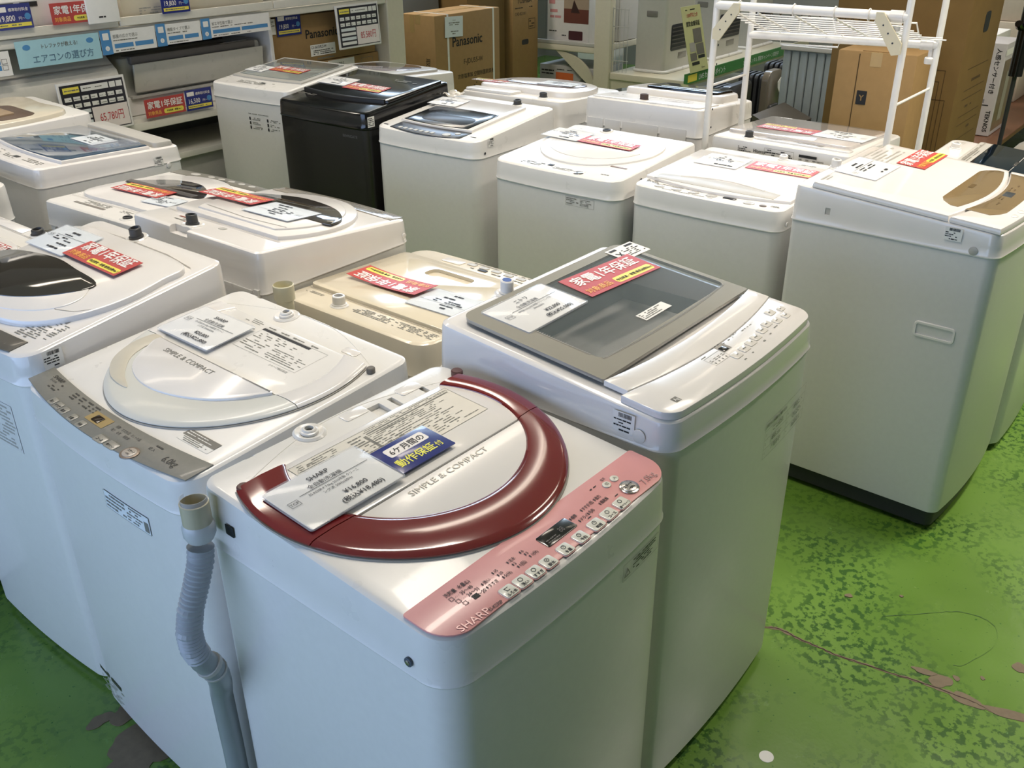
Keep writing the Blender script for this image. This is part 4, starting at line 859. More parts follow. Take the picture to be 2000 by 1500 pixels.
# Q, R, S, T, V: rear row
Q = Washer(WM['Q'], 'white washing machine standing inside the white pipe rack', cover=WHITE, rf=.03, rb=.02, bow=.01)
lQ = Q.slab('lid', rr(.04, .55, .045, .44, .03), 0, .012, .005, M('lid_pearl', '#d3cdc9', .1, coat=.8)); MB().quad(.08, .36, .06, .068, .0135).obj('lid_stripe', GREYP, lQ, Q.top, smooth=False); printing(Q, [(.42, .5, .06, .075, 1)], .0135, PAPER, lQ)
Q.slab('rear_step', rr(.02, .40, .455, .50, .01), 0, .006, .002, WHITEG); Q.inlet(.425, .492, KNOB, .024, h=.024, rk=.0155)
printing(Q, [(-.44, -.385, .868, .89, 3), (-.325, -.215, .868, .893, 3)], .0012, INK, face='back'); T(MB(), 'Hisense', -.375, .873, .018, .0012, 0, 'l', .9, .02).obj('rear_logo', INK, Q.o, Q.back, smooth=False); frame2(MB(), -.33, -.21, .862, .896, .001, .0012).obj('rear_label_frame', INKG, Q.o, Q.back, smooth=False)
MB().quad(-.19, -.12, .882, .892, .0012).obj('rear_label_bar', INK, Q.o, Q.back, smooth=False); printing(Q, [(-.19, -.09, .858, .878, 3)], .0012, INKG, face='back'); printing(Q, [(.30, .36, .46, .49, 4), (.13, .25, .46, .49, 4)], .0068, INKG)
red_sign(Q.on(.36, .280, .0135, 0), 'red warranty sign on the machine inside the white pipe rack', .235, .105)
price_card(Q.on(.138, .265, .0135, 0), 'price card on the machine inside the white pipe rack', w=.20, h=.15)
R = Washer(WM['R'], 'white washing machine seen from behind with a black framed lid, left of the pipe rack', body=STEELG, cover=WHITE, rf=.05, rb=.03, bow=.01)
lR = R.slab('lid', rr(.05, .51, .05, .30, .05), 0, .030, .012, WHITEG); R.slab('lid_frame', rr(.08, .42, .06, .26, .03), .029, .040, .003, BLACKG, lR); R.slab('lid_glass', rr(.13, .37, .09, .22, .02), .039, .042, .002, M('glass_reflect', '#8f9694', .04, coat=1), lR)
R.slab('rear_deck', rr(.02, .53, .33, .53, .02), 0, .006, .003, WHITE); R.inlet(.305, .47, M('inlet_brown', '#4a3a33', .5), .032, h=.026, rk=.018)
printing(R, [(.44, .5, .40, .42, 2), (.12, .4, .37, .39, 2), (.10, .24, .42, .44, 2)], .0068, M('ink_brown', '#8c7a70', .5))
for x0, x1 in ((.455, .535), (.37, .445), (.19, .36), (.06, .18)): MB().slab(rr(-x1, -x0, .52, .90, .004), 0, .002, .0008).obj('rear_panel', STEELG, R.o, R.back)
for x in (.40, .24, .14): MB().box(-x-.012, -x+.012, .838, .842, 0, .006).obj('rear_clip', WHITEG, R.o, lambda a, z, h: (-a, R.D+.003+h, z))
t = empty('hose_elbow', 'cream hose elbow sticking out of the machine left of the pipe rack', 'hose', None, R.mat4 @ Matrix.Translation((-.028, .18, 0)))
MB().lathe([(.012, .55), (.014, .76), (.020, .77), (.021, .80), (.018, .81), (.012, .812), (.011, .79)], 0, 0, 20).obj('elbow', M('hose_ivory', '#ddd7bb', .4), t)
Sw = Washer(WM['S'], 'white washing machine with a glare lit lid behind the one with the black glass panel', rf=.04, rb=.03, bow=.01)
lS = Sw.slab('lid', smoothpoly([(.04, .42), (.05, .15), (.28, .06), (.51, .15), (.53, .42), (.28, .43)], 6), 0, .026, .010, WHITEG); Sw.slab('lid_rim', smoothpoly([(.10, .30), (.10, .17), (.28, .10), (.46, .17), (.47, .30), (.28, .33)], 6), .024, .030, .003, M('rim_brown', '#6f625c', .3, coat=.5), lS)
Sw.slab('lid_top', smoothpoly([(.12, .29), (.12, .18), (.28, .115), (.44, .18), (.45, .29), (.28, .315)], 6), .029, .032, .002, WHITEG, lS)
Sw.inlet(.13, .49, KNOB, .026, h=.022); Sw.slab('rear_step', rr(.28, .54, .44, .53, .01), 0, .012, .004, WHITE); Sw.disc('left', -.3, .87, .004, DARK)
price_card(Sw.on(.20, .25, .0335, .1), 'bluish price card on the glare lit lid', w=.18, h=.12, paper=PAPERB)
red_sign(Sw.on(.50, .36, .0275, 0), 'red warranty sign mostly hidden beside the black machine', .12, .08)
Tw = Washer(WM['T'], 'white washing machine whose clear lid shows behind the black machine', rf=.03, rb=.02, bow=.01)
lT = Tw.slab('lid', rr(.06, .55, .05, .45, .06), 0, .014, .006, GREYL); Tw.slab('lid_glass', rr(.12, .50, .08, .38, .12), .013, .017, .002, M('glass_lilac', '#8d8790', .05, coat=1), lT); MB().quad(.18, .30, .045, .055, .0022).obj('display', DARK, Tw.o, Tw.top, smooth=False)
V = Washer(WM['V'], 'white washing machine with a dark blue glass lid at the right edge', cover=WHITEG, rf=.04, rb=.04, bow=.012)
lV = V.slab('lid', rr(.07, .535, .06, .37, .01), 0, .008, .003, GREYL); V.slab('lid_glass_rear', rr(.09, .53, .20, .325, .006), .007, .0115, .002, M('glass_navy', '#0e1c28', .05, coat=1), lV); V.slab('lid_glass_front', rr(.09, .53, .07, .197, .006), .007, .0115, .002, M('glass_navy', '#0e1c28', .05, coat=1), lV)
V.slab('lid_catch', rr(.29, .34, .193, .204, .003), .011, .014, .001, CHROME, lV); seam(V, [(.09, .352), (.53, .352)], .004, .0095, par=lV); V.inlet(.385, .418, WHITE, .022, h=.02, rk=.016); printing(V, [(.47, .51, .41, .435, 3)], .001, INKL); printing(V, [(.12, .5, .335, .36, 3)], .0095, INKG, lV)

# ================================================================== background: air conditioner shelf along the back
# mapping for things printed on faces: fy = a face looking towards -Y, fx = a face looking towards -X
def fy(y0): return lambda a, z, h: (a, y0-h, z)
def fx(x0): return lambda a, z, h: (x0-h, -a, z)
def bevbox(x0, x1, y0, y1, z0, z1, b=.006):
    r = rr(x0, x1, y0, y1, b*1.5, 3); mb = MB()
    mb.loft([[(x, y, z) for x, y in inset(r, i)] for i, z in ((b, z0), (0, z0+b), (0, z1-b), (b*.3, z1-b*.3), (b, z1))]); return mb
sh = empty('display_shelf', 'long beige shelf of air conditioners along the rear at the upper left', 'shelf', None, Matrix.Translation((0, 0, 0)))
DK = M('shelf_back_grey', '#4d4f4a', .6)
for z0, z1, nm in ((.70, .745, 'shelf_board'), (1.15, 1.19, 'shelf_board'), (.50, .535, 'shelf_board')): bevbox(.2, 3.80, 3.80, 4.28, z0, z1, .004).obj(nm, SHELFW, sh)
for x0, x1 in ((.2, 1.95), (1.96, 2.90), (2.91, 3.79)): bevbox(x0, x1, 3.785, 3.80, .155 if x0 > 5 else 1.195, 1.235, .002).obj('price_rail', SHELFW, sh)
bevbox(.2, 3.80, 3.782, 3.80, .69, .73, .003).obj('price_rail', SHELFW, sh)
MB().box(.2, 3.80, 4.28, 4.30, .0, 2.0).obj('back_panel', DK, sh, smooth=False)
bevbox(3.80, 3.95, 3.79, 4.29, .0, 2.0, .006).obj('end_panel', BEIGE, sh); bevbox(.14, .2, 3.79, 4.29, 0, 2.0, .006).obj('end_panel', BEIGE, sh)
for x in (2.895,): bevbox(x, x+.025, 3.84, 4.28, .5, 1.15, .003).obj('bay_divider', WHITE, sh)
for z0, z1 in ((.02, .255), (.262, .498)):
    for x0, x1 in ((.2, 1.95), (1.96, 2.90), (2.91, 3.79)): bevbox(x0, x1, 3.83, 3.85, z0, z1, .003).obj('kick_panel', GREYL, sh)
# header cards along the rail
def rail_sign(x0, x1, z0, z1, label, build, mat=PAPER, lean=0):
    t = empty('rail_sign', label, 'sign', 'guide strips along the air conditioner shelf', Matrix.Translation((x0, 3.78, z0)) @ Matrix.Rotation(lean, 4, 'X'))
    MB().box(0, x1-x0, -.002, 0, 0, z1-z0).obj('strip', mat, t, smooth=False); build(t, x1-x0, z1-z0); return t
f0 = lambda a, z, h: (a, -.002-h, z)
BL1 = M('print_mid_blue', '#4f8cc0', .4); BL2 = M('print_light_blue', '#a9d3de', .4); BL3 = M('print_dark_blue_text', '#5f7f96', .5)
def b_light(t, w_, h_):
    mb = MB(); T(mb, 'エアコンの選び方', w_*.53, h_*.16, .040, .001, 0, 'c', .95, .01); mb.obj('title_print', BL3, t, f0, smooth=False)
    T(MB(), 'トレファクが教える!', w_*.5, h_*.66, .022, .001, 0, 'c', .9, .01).obj('subtitle_print', INKG, t, f0, smooth=False)
    for x in (.05, w_-.05): MB().slab(arc(x, h_*.75, .018, .012, 0, 340, 17), 0, .001, 0).obj('bubble_mark', BL1, t, f0)
rail_sign(1.42, 1.83, 1.065, 1.182, 'pale blue strip reading air conditioner guide in Japanese, on the shelf rail', b_light, BL2)
def b_tab(n, txt):
    def f(t, w_, h_):
        MB().box(0, .055, -.004, -.002, -.004, h_+.006).obj('blue_tab', BL1, t, smooth=False); MB().slab(rr(.012, .043, h_*.62, h_*.92, .003), .002, .0035, 0).obj('tab_window', PAPER, t, f0); MB().slab(arc(.028, h_*.24, .011, .011, 0, 340, 17), .002, .0035, 0).obj('tab_dot', PAPER, t, f0)
        T(MB(), str(n), .024, h_*.19, .014, .004).obj('tab_number', BL1, t, f0, smooth=False)
        mb = MB(); T(mb, txt, .065, h_*.66, .019, .001, 0, 'l', .9); fine(mb, .065, w_*.8, h_*.5, h_*.6, 1, .001); fine(mb, .07, w_*.7, h_*.04, h_*.14, 1, .001); mb.obj('strip_print', INKG, t, f0, smooth=False)
        for k in range(2): a = .068+(w_-.075)*k/2; MB().quad(a, a+(w_-.08)/2-.008, h_*.2, h_*.4, .001).obj('blue_bar', BL1, t, f0, smooth=False)
    return f
rail_sign(1.835, 2.135, 1.08, 1.182, 'white guide strip with first blue tab, right of the pale blue strip', b_tab(1, '部屋の広さで選ぶ')); rail_sign(2.14, 2.405, 1.085, 1.182, 'white guide strip with the middle blue tab on the shelf rail', b_tab(2, '機能タイプで選ぶ'))
rail_sign(2.41, 2.86, 1.09, 1.182, 'white guide strip with the last blue tab, nearest the carton bay', b_tab(3, '省エネ性能で選ぶ'))
def b_left(t, w_, h_):
    for j in range(2): MB().quad(w_-.105, w_-.045, .025+.026*j, .047+.026*j, .001).obj('blue_bar', BL1, t, f0, smooth=False)
    mb = MB()
    for j in range(2): frame2(mb, w_-.04, w_-.015, .025+.026*j, .047+.026*j, .002, .001); frame2(mb, w_-.20-.04*j, w_-.172-.04*j, .02, .04, .002, .001)
    fine(mb, .02, w_*.75, .055, .062, 1, .001); mb.obj('strip_print', INKG, t, f0, smooth=False)
rail_sign(.95, 1.385, 1.045, 1.150, 'white guide strip at the far left end of the shelf rail', b_left)
# air conditioners
def aircon(label, x0, x1, y, z, h, mat, slant=.10):
    t = empty('air_conditioner', label, 'air conditioner', 'air conditioners on the shelf', Matrix.Translation((x0, y, z)))
    w_ = x1-x0; prof = [(0, .012), (-.012, .05), (-.012, h*.50), (.006, h*.62), (.03, h*.66), (.03+slant, h*.97), (.05+slant, h), (.30, h), (.31, h-.01), (.31, 0), (.02, 0)]
    mb = MB(); mb.loft([[(x, a+s_*.006, b) for a, b in (inset(prof[::-1], -0+s_*.006)[::-1])] for x, s_ in ((0, 1), (.006, 0), (w_-.006, 0), (w_, 1))]); mb.obj('body', mat, t, ang=25); return t, w_
t, w_ = aircon('large white air conditioner with a slanting top at the upper left', 1.02, 1.93, 3.83, .747, .398, M('aircon_white', '#d6d3ca', .25, coat=.3), .16)
MB().box(.01, w_-.01, -.015, -.0115, .055, .06).obj('panel_gap', SEAM, t, smooth=False); MB().box(.01, w_-.01, .028, .034, .268, .272).obj('panel_gap', SEAM, t, smooth=False)
t = empty('air_conditioner', 'silver grey air conditioner with its front flap raised, right of the larger one', 'air conditioner', 'air conditioners on the shelf', Matrix.Translation((1.975, 3.87, .747)))
ACG = M('aircon_silver', '#b3b2ab', .3, metal=.1, coat=.2); w_ = .905
bevbox(0, w_, .035, .24, .0, .285, .02).obj('body', ACG, t); bevbox(.06, w_-.06, .01, .10, .25, .289, .004).obj('outlet_slot', M('slot_taupe', '#77716c', .4), t)
mb = bevbox(.05, w_-.03, -.005, .010, .112, .255, .005); mb.obj('front_flap', M('flap_silver', '#bdbbb2', .28, coat=.3), t, lambda x, y, z: (x, y-.10*(z-.10), z)); MB().box(.62, .80, .02, .05, .286, .292).obj('chrome_strip', CHROME, t, smooth=False)
bevbox(.0, w_, .01, .045, .0, .095, .004).obj('lower_front', WHITE, t); MB().box(.02, .87, -.01, .03, .088, .10).obj('louvre', GREYL, t, smooth=False)
# small signs on the shelf front
def wsign(x0, z0, label, w_=.235, h_=.092, y=3.772):
    t = empty('shelf_warranty_sign', label, 'sign', None, Matrix.Translation((x0, y, z0)))
    MB().box(0, w_, -.0015, 0, 0, h_).obj('sign_card', SIGNR, t, smooth=False); g = lambda a, z, h: (a, -.0015-h, z)
    T(MB(), '家電1年保証', w_/2, h_*.50, .040, .001, 0, 'c', .95, .02).obj('headline_print', SIGNW, t, g, smooth=False); T(MB(), '対象商品', .012, h_*.14, .022, .001, 0, 'l', .9, .02).obj('subline_print', SIGNO, t, g, smooth=False)
    MB().slab(rr(w_*.45, w_*.95, h_*.1, h_*.36, .01), .0005, .001, 0).obj('yellow_pill', SIGNY, t, g); T(MB(), '中古家具・家電 No.1', w_*.7, h_*.19, .0105, .0015, 0, 'c', .9, .02).obj('pill_print', INK, t, g, smooth=False); return t
wsign(2.0, .748, 'red warranty sign standing on the shelf edge under the silver air conditioner')
wsign(1.615, 1.235, 'red warranty sign partly behind the white leaflet at the upper left')
def bsign(x0, z0, label, price, y=3.771, w_=.165, h_=.105):
    t = empty('installation_sign', label, 'sign', 'blue installation price signs on the shelf', Matrix.Translation((x0, y, z0))); g = lambda a, z, h: (a, -.0015-h, z)
    MB().box(0, w_, -.0015, 0, 0, h_).obj('sign_card', SIGNB, t, smooth=False)
    mb = MB(); T(mb, '標準取付料金', w_*.38, h_*.72, .016, .001, 0, 'l', .95, .01); T(mb, price, w_*.08, h_*.34, .034, .001, 0, 'l', .8, .01); T(mb, '円〜', w_*.62, h_*.36, .016, .001); mb.quad(w_*.06, w_*.33, h_*.7, h_*.9, .001); mb.obj('white_print', SIGNW, t, g, smooth=False)
    MB().quad(w_*.06, w_*.95, h_*.1, h_*.25, .001).obj('yellow_band', SIGNY, t, g, smooth=False); MB().slab(arc(w_*.88, h_*.48, .014, .014, 0, 340, 17), .0004, .001, 0).obj('round_mark', BL1, t, g); fine(MB(), w_*.08, w_*.9, h_*.14, h_*.21, 1, .0015, .8, .8).obj('band_print', INKG, t, g, smooth=False)
bsign(2.242, .745, 'blue installation price sign reading 16,500 on the shelf edge', '16,500'); bsign(1.36, 1.235, 'blue installation price sign at the top left edge of the picture', '19,800')
bsign(2.19, 1.232, 'blue installation price sign reading 19,800 at the top of the picture', '19,800'); bsign(2.99, 1.03, 'blue installation price sign taped on the upper carton', '19,800', 3.885, .18, .12)
def board(x0, z0, price, label, y=3.77, w_=.33, h_=.225):
    t = empty('price_board', label, 'price board', 'black framed price boards on the shelf', Matrix.Translation((x0, y, z0)) @ Matrix.Rotation(-.06, 4, 'X')); g = lambda a, z, h: (a, -.012-h, z)
    bevbox(-.012, w_+.012, -.012, 0, -.012, h_+.012, .003).obj('board_frame', WHITE, t); MB().quad(0, w_, 0, h_, .0006).obj('board_face', M('board_dark', '#2b2a33', .35, coat=.3), t, g, smooth=False)
    for r, n, z in ((0, 7, .665), (1, 7, .52)):
        for k in range(n): MB().quad(w_*(.04+.135*k), w_*(.145+.135*k), h_*z, h_*(z+.085), .0014).obj('board_cell', PAPER, t, g, smooth=False)
    for k in range(4): MB().quad(w_*.04, w_*.40, h_*(.05+.115*k), h_*(.125+.115*k), .0014).obj('board_cell', PAPERB if k % 2 else PAPER, t, g, smooth=False)
    MB().quad(w_*.04, w_*.29, h_*.83, h_*.95, .0014).obj('yellow_cell', SIGNY, t, g, smooth=False); MB().quad(w_*.32, w_*.75, h_*.83, h_*.95, .0014).obj('board_cell', PAPER, t, g, smooth=False)
    for k in range(2): MB().quad(w_*(.77+.11*k), w_*(.865+.11*k), h_*.83, h_*.95, .0014).obj('board_cell', PAPER, t, g, smooth=False)
    MB().quad(w_*.42, w_*.99, h_*.02, h_*.48, .0018).obj('price_field', M('paper_pinkish', '#ece2e0', .5), t, g, smooth=False); T(MB(), price+'円', w_*.705, h_*.17, .052, .0026, 0, 'c', .68).obj('price_print', M('red_print', '#c03a42', .5), t, g, smooth=False)
    mb = MB(); fine(mb, w_*.06, w_*.28, h_*.86, h_*.91, 1, .002); fine(mb, w_*.35, w_*.73, h_*.87, h_*.91, 1, .002)
    for r in range(2):
        for k in range(7): fine(mb, w_*(.05+.135*k), w_*(.14+.135*k), h_*(.685-.145*r), h_*(.715-.145*r), 1, .002)
    mb.obj('cell_print', INKG, t, g, smooth=False)
board(1.575, .742, '65,780', 'black framed price board reading 65,780 yen under the large air conditioner'); board(3.372, .935, '85,580', 'black framed price board reading 85,580 yen on the upper carton', 3.783)
t = empty('leaflet', 'white folded leaflet hanging over the rail at the upper left', 'leaflet', None, Matrix.Translation((1.782, 3.765, 1.222))); bevbox(0, .165, -.012, 0, 0, .2, .003).obj('paper', PAPER, t); fine(MB(), .055, .10, .022, .036, 1, .0125).obj('leaflet_print', INK, t, lambda a, z, h: (a, -h, z), smooth=False)
# upper board row of boxed air conditioners, only their lower fronts show
for x0, x1, lab in ((1.05, 1.95, 'white air conditioner on the upper shelf board, only its lower front in view'), (2.0, 2.88, 'cream air conditioner on the upper shelf board, right of the leaflet')):
    t, w_ = aircon(lab, x0, x1, 3.84, 1.193, .30, CREAM if x0 > 1.9 else WHITE, .08)
    mb = MB(); fine(mb, .10, .25, .03, .075, 4, .013); fine(mb, .3, .38, .02, .09, 6, .013); mb.obj('front_print', INKL, t, lambda a, z, h: (a, -h, z), smooth=False)
    for k in range(5): MB().box(.02+.11*k, .10+.11*k, -.016, -.006, .125, .145).obj('louvre_slot', DARK, t, smooth=False)
def carton(label, x0, x1, y0, y1, z0, z1, mat=CARD, tape=True, group=None, name='cardboard_box', flap=False):
    t = empty(name, label, 'box', group, Matrix.Translation((x0, y0, z0))); w_, d_, h_ = x1-x0, y1-y0, z1-z0
    mb = MB(); mb.loft([[(x, y, z) for x, y in rr(i, w_-i, i, d_-i, .004, 2)] for i, z in ((.002, 0), (0, .004), (0, h_-.004), (.002, h_))]); mb.obj('carton', mat, t)
    if tape: MB().box(w_*.0-.0006, w_+.0006, d_/2-.025, d_/2+.025, h_-.06, h_+.0006).obj('packing_tape', CARDT, t, smooth=False)
    MB().box(.002, w_-.002, d_/2-.001, d_/2+.001, h_, h_+.0012).obj('flap_seam', M('seam_brown', '#5d4628', .8), t, smooth=False)
    return t, w_, d_, h_
gF = lambda a, z, h: (a, -h, z)                      # face towards -Y of a carton
gX = lambda a, z, h: (-h, -a, z)                     # face towards -X (a = -y)
t, w_, d_, h_ = carton('upper brown carton with a white label, behind the 85,580 yen board', 2.93, 3.77, 3.89, 4.27, .862, 1.13)
T(MB(), 'Panasonic', .27, .135, .07, .001, 0, 'l', .95, .02).obj('box_print', INK, t, gF, smooth=False); MB().quad(.30, .50, .03, .095, .001).obj('box_label', PAPER, t, gF, smooth=False)
mb = MB(); T(mb, 'CS-361DFL2-W', .305, .073, .022, .0016, 0, 'l', .85, .01); fine(mb, .32, .49, .035, .065, 3, .0016); mb.obj('label_print', INK, t, gF, smooth=False); fine(MB(), .35, .5, .005, .022, 1, .001).obj('box_print', INKG, t, gF, smooth=False)
t, w_, d_, h_ = carton('lower brown carton with white end label on the shelf', 2.935, 3.79, 3.885, 4.27, .748, .858)
MB().quad(.42, .64, .04, .105, .001).obj('box_label', PAPER, t, gF, smooth=False); T(MB(), 'CU-361DFL2', .44, .07, .024, .0016, 0, 'l', .85, .01).obj('label_print', INK, t, gF, smooth=False); frame2(MB(), .70, .80, .03, .09, .002, .001).obj('box_mark', INKG, t, gF, smooth=False)
t = empty('shelf_tag', 'small white tag taped at the left edge of the upper carton', 'label', None, Matrix.Translation((2.945, 3.885, 1.045))); MB().box(0, .035, -.0015, 0, 0, .085).obj('tag_paper', PAPER, t, smooth=False); fine(MB(), .004, .031, .01, .075, 6, .002).obj('tag_print', INKG, t, gF, smooth=False)
# big carton and tall cartons behind
t, w_, d_, h_ = carton('large brown carton with white straps and a price sheet, behind the black machine', 4.357, 5.07, 3.9, 4.21, 0, 1.018)
for x in (.125, .63): MB().box(x, x+.018, -.002, d_+.002, -.0, h_+.002).obj('strap', WHITE, t, smooth=False)
mb = MB(); T(mb, 'Panasonic', .175, .80, .092, .001, 0, 'l', .92, .02); mb.obj('maker_print', INK, t, gF, smooth=False)
mb = MB(); T(mb, 'F-JDU55-W', .295, .67, .05, .001, 0, 'l', .9, .01); T(mb, '次亜塩素酸 空間除菌脱臭機', .225, .575, .036, .001, 0, 'l', .95, .01); T(mb, 'ziaino', .345, .345, .085, .001, 0, 'l', 1.05); T(mb, 'x', .36, .46, .10, .001); mb.obj('box_print', M('box_ink', '#4a3c28', .7), t, gF, smooth=False)
for x, z, r_ in ((.372, .455, .011), (.41, .505, .008), (.435, .525, .005)): MB().slab(arc(x, z, r_, r_, 0, 340, 17), .0005, .001, 0).obj('logo_dot', M('box_ink', '#4a3c28', .7), t, gF)
T(MB(), '取扱注意', -.09, .74, .045, .001, -PI/2, 'l', 1.3, .01).obj('side_print', M('box_ink', '#4a3c28', .7), t, gX, smooth=False); MB().quad(-.23, -.19, .90, 1.015, .001).obj('side_tape', CARDT, t, gX, smooth=False)
t = empty('price_sheet', 'white price sheet taped on the large strapped carton', 'sign', None, Matrix.Translation((4.452, 3.893, .87)) @ Matrix.Rotation(.04, 4, 'Y')); MB().box(0, .19, -.0015, 0, 0, .135).obj('sheet', PAPERB, t, smooth=False); mb = MB(); fine(mb, .07, .12, .105, .115, 1, .002); fine(mb, .03, .17, .075, .10, 2, .002); fine(mb, .06, .14, .015, .045, 2, .002); mb.obj('sheet_print', INKG, t, gF, smooth=False)
t, w_, d_, h_ = carton('tall pale carton with a hand hole, left of the gondola shelf', 5.62, 5.96, 4.2, 4.56, 0, 1.25)
T(MB(), 'TOSHIBA', .06, .975, .055, .001, 0, 'l', .85, .02).obj('maker_print', M('box_ink', '#4a3c28', .7), t, gF, smooth=False); mb = MB(); fine(mb, .03, .3, .93, .95, 1, .001); T(mb, 'CAD-B21001', .03, .885, .034, .001, 0, 'l', .8); frame2(mb, .21, .30, .77, .85, .004, .001); fine(mb, .22, .29, .78, .84, 3, .001); mb.obj('box_print', M('box_ink', '#4a3c28', .7), t, gF, smooth=False)
MB().slab(rr(.12, .21, .655, .695, .015), .0005, .0015, 0).obj('hand_hole', DARK, t, gF)
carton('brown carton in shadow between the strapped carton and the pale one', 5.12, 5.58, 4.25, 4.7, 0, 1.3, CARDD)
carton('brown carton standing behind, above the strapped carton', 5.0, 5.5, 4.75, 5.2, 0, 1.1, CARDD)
bevbox(3.98, 5.08, 4.5, 4.6, 0, 1.9, .004).obj('shade_backdrop', M('backdrop_shade_grey', '#6e7273', .6)); tag(bpy.data.objects['shade_backdrop'], 'dark grey partition board standing in for the shade behind the strapped carton', 'backdrop')  # dark board added in place of the shade behind the cartons
# ---------------------------------------------------------------- gondola with heaters
gd = empty('gondola_shelf', 'beige double sided shelf with a green rail in the background', 'shelf', None, Matrix.Translation((6.07, 0, 0)))
bevbox(-.02, .06, 3.555, 3.70, 0, 1.9, .004).obj('upright', BEIGE, gd); bevbox(3.0, 3.04, 3.58, 3.68, 0, 1.9, .004).obj('upright', BEIGE, gd)
bevbox(0, 2.45, 2.875, 3.56, .40, .455, .006).obj('shelf_board', BEIGE, gd); bevbox(0, 2.45, 3.70, 4.31, .585, .635, .006).obj('shelf_board', BEIGE, gd)
bevbox(0, 2.6, 2.95, 4.3, 0, .10, .006).obj('base_deck', BEIGE, gd); bevbox(.0, .012, 3.70, 4.31, .635, .665, .003).obj('shelf_lip', GREYL, gd)
MB().slab([(0, 0)]+[(.40*math.cos(a*PI/24), .001+.0*a) for a in range(1)]+[(0, -.30)]+[(.38*(1-math.cos(a*PI/24)), -.30*(1-math.sin(a*PI/24))) for a in range(1, 12)]+[(.38, -.0)], 0, .02, 0).obj('bracket', BEIGE, gd, lambda a, z, h: (.01+h, 3.70+a, .585+z))
MB().slab([(0, 0), (.30, .0), (.30, -.02), (0, -.08)], 0, .02, 0).obj('bracket', BEIGE, gd, lambda a, z, h: (.01+h, 3.555-a, .40+z))
for k in range(5): MB().tube([(.02, 3.55-.035*k, .46), (.02, 3.55-.035*k, .95)], .0025, 5).obj('wire', GREYL, gd)
for k in range(4): MB().tube([(.02, 3.55, .55+.13*k), (.02, 3.40, .55+.13*k)], .0025, 5).obj('wire', GREYL, gd)
MB().box(0, 1.87, 2.862, 2.874, .425, .505).obj('green_rail', M('rail_green', '#3f8246', .25, coat=.4), gd, smooth=False); MB().box(1.87, 2.45, 2.862, 2.874, .425, .505).obj('white_rail', BEIGE, gd, smooth=False)
gr = lambda a, z, h: (a, 2.862-h, z)
MB().quad(.04, .19, .437, .492, .001).obj('rail_yellow_tag', SIGNY, gd, gr, smooth=False); T(MB(), 'LIVE わくわくポイント', .22, .44, .055, .001, 0, 'l', .85, .01).obj('rail_print', PAPERB, gd, gr, smooth=False); T(MB(), '家電・レンタル 買取キャンペーン実施中', 1.02, .446, .042, .001, 0, 'l', .95).obj('rail_print', PAPERB, gd, gr, smooth=False)
def heater(label, x, y, w_, d_, h_, z=.458):
    t = empty('fan_heater', label, 'heater', 'fan heaters on the gondola shelf', Matrix.Translation((x, y, z)))
    MB().loft([[(a, b, c) for a, b in inset(rr(-.025, w_+.025, -.03, d_+.02, .05), i)] for i, c in ((0, 0), (0, .012), (.01, .018))]).obj('base_tray', WHITE, t)
    mb = MB(); mb.loft([[(a, b, c) for a, b in inset(rr(0, w_, 0, d_, [.06, .01, .01, .03]), i)] for i, c in ((0, .018), (0, h_-.02), (.02, h_))]); mb.obj('heater_body', M('heater_white', '#b9b7ae', .35, coat=.2), t)
    MB().slab(rr(.09, w_-.06, .16, .36, .02), 0, .003, .001).obj('grille_opening', DARK, t, gF)
    for k in range(6): MB().box(.10, w_-.07, -.008, -.002, .18+.03*k, .187+.03*k).obj('grille_slat', M('grille_grey', '#55524d', .4), t, smooth=False)
    MB().slab(rr(w_*.45, w_*.72, .09, .135, .003), 0, .002, .0005).obj('front_label', GREYP, t, gF); MB().slab(rr(-.18, -.08, .42, .465, .008), 0, .003, .001).obj('side_grip', GREYP, t, gX)
    return t
heater('tall white fan heater, the nearer one on the gondola shelf', 6.27, 3.17, .50, .27, .62); heater('second white fan heater, behind the yellow leaflet', 7.12, 3.17, .55, .27, .62); heater('third white fan heater, far right on the gondola shelf', 7.9, 3.2, .5, .25, .62)
t = empty('hanging_leaflet', 'pale yellow leaflet with small photos hanging from the green rail', 'leaflet', None, Matrix.Translation((6.13, 2.855, .505)) @ Matrix.Rotation(-.0, 4, 'Y'))
sk = lambda a, z, h: (a-.47*z, -h, z)
MB().slab(rr(0, .30, .0, .50, .004, 2), 0, .002, 0).obj('leaflet_paper', M('paper_yellow', '#d9dba2', .4, coat=.3), t, sk)
mb = MB(); T(mb, '1,000円以上の', .15, .42, .035, .003, 0, 'c', .85, .01); mb.obj('red_print', M('red_print', '#c03a42', .5), t, sk, smooth=False)
mb = MB(); T(mb, '買取金額保証', .15, .355, .04, .003, 0, 'c', .9, .02); fine(mb, .06, .24, .465, .48, 1, .003); T(mb, 'Green', .19, .02, .022, .003); mb.obj('black_print', INK, t, sk, smooth=False)
for x0, x1, z0, z1, m_ in ((.13, .26, .22, .33, GREYP), (.05, .14, .16, .23, GREYL), (.15, .27, .13, .215, GREYP), (.04, .14, .09, .15, GREYP), (.16, .27, .10, .125, DARK), (.05, .17, .055, .08, DARK)): MB().quad(x0, x1, z0, z1, .003).obj('leaflet_photo', m_, t, sk, smooth=False)
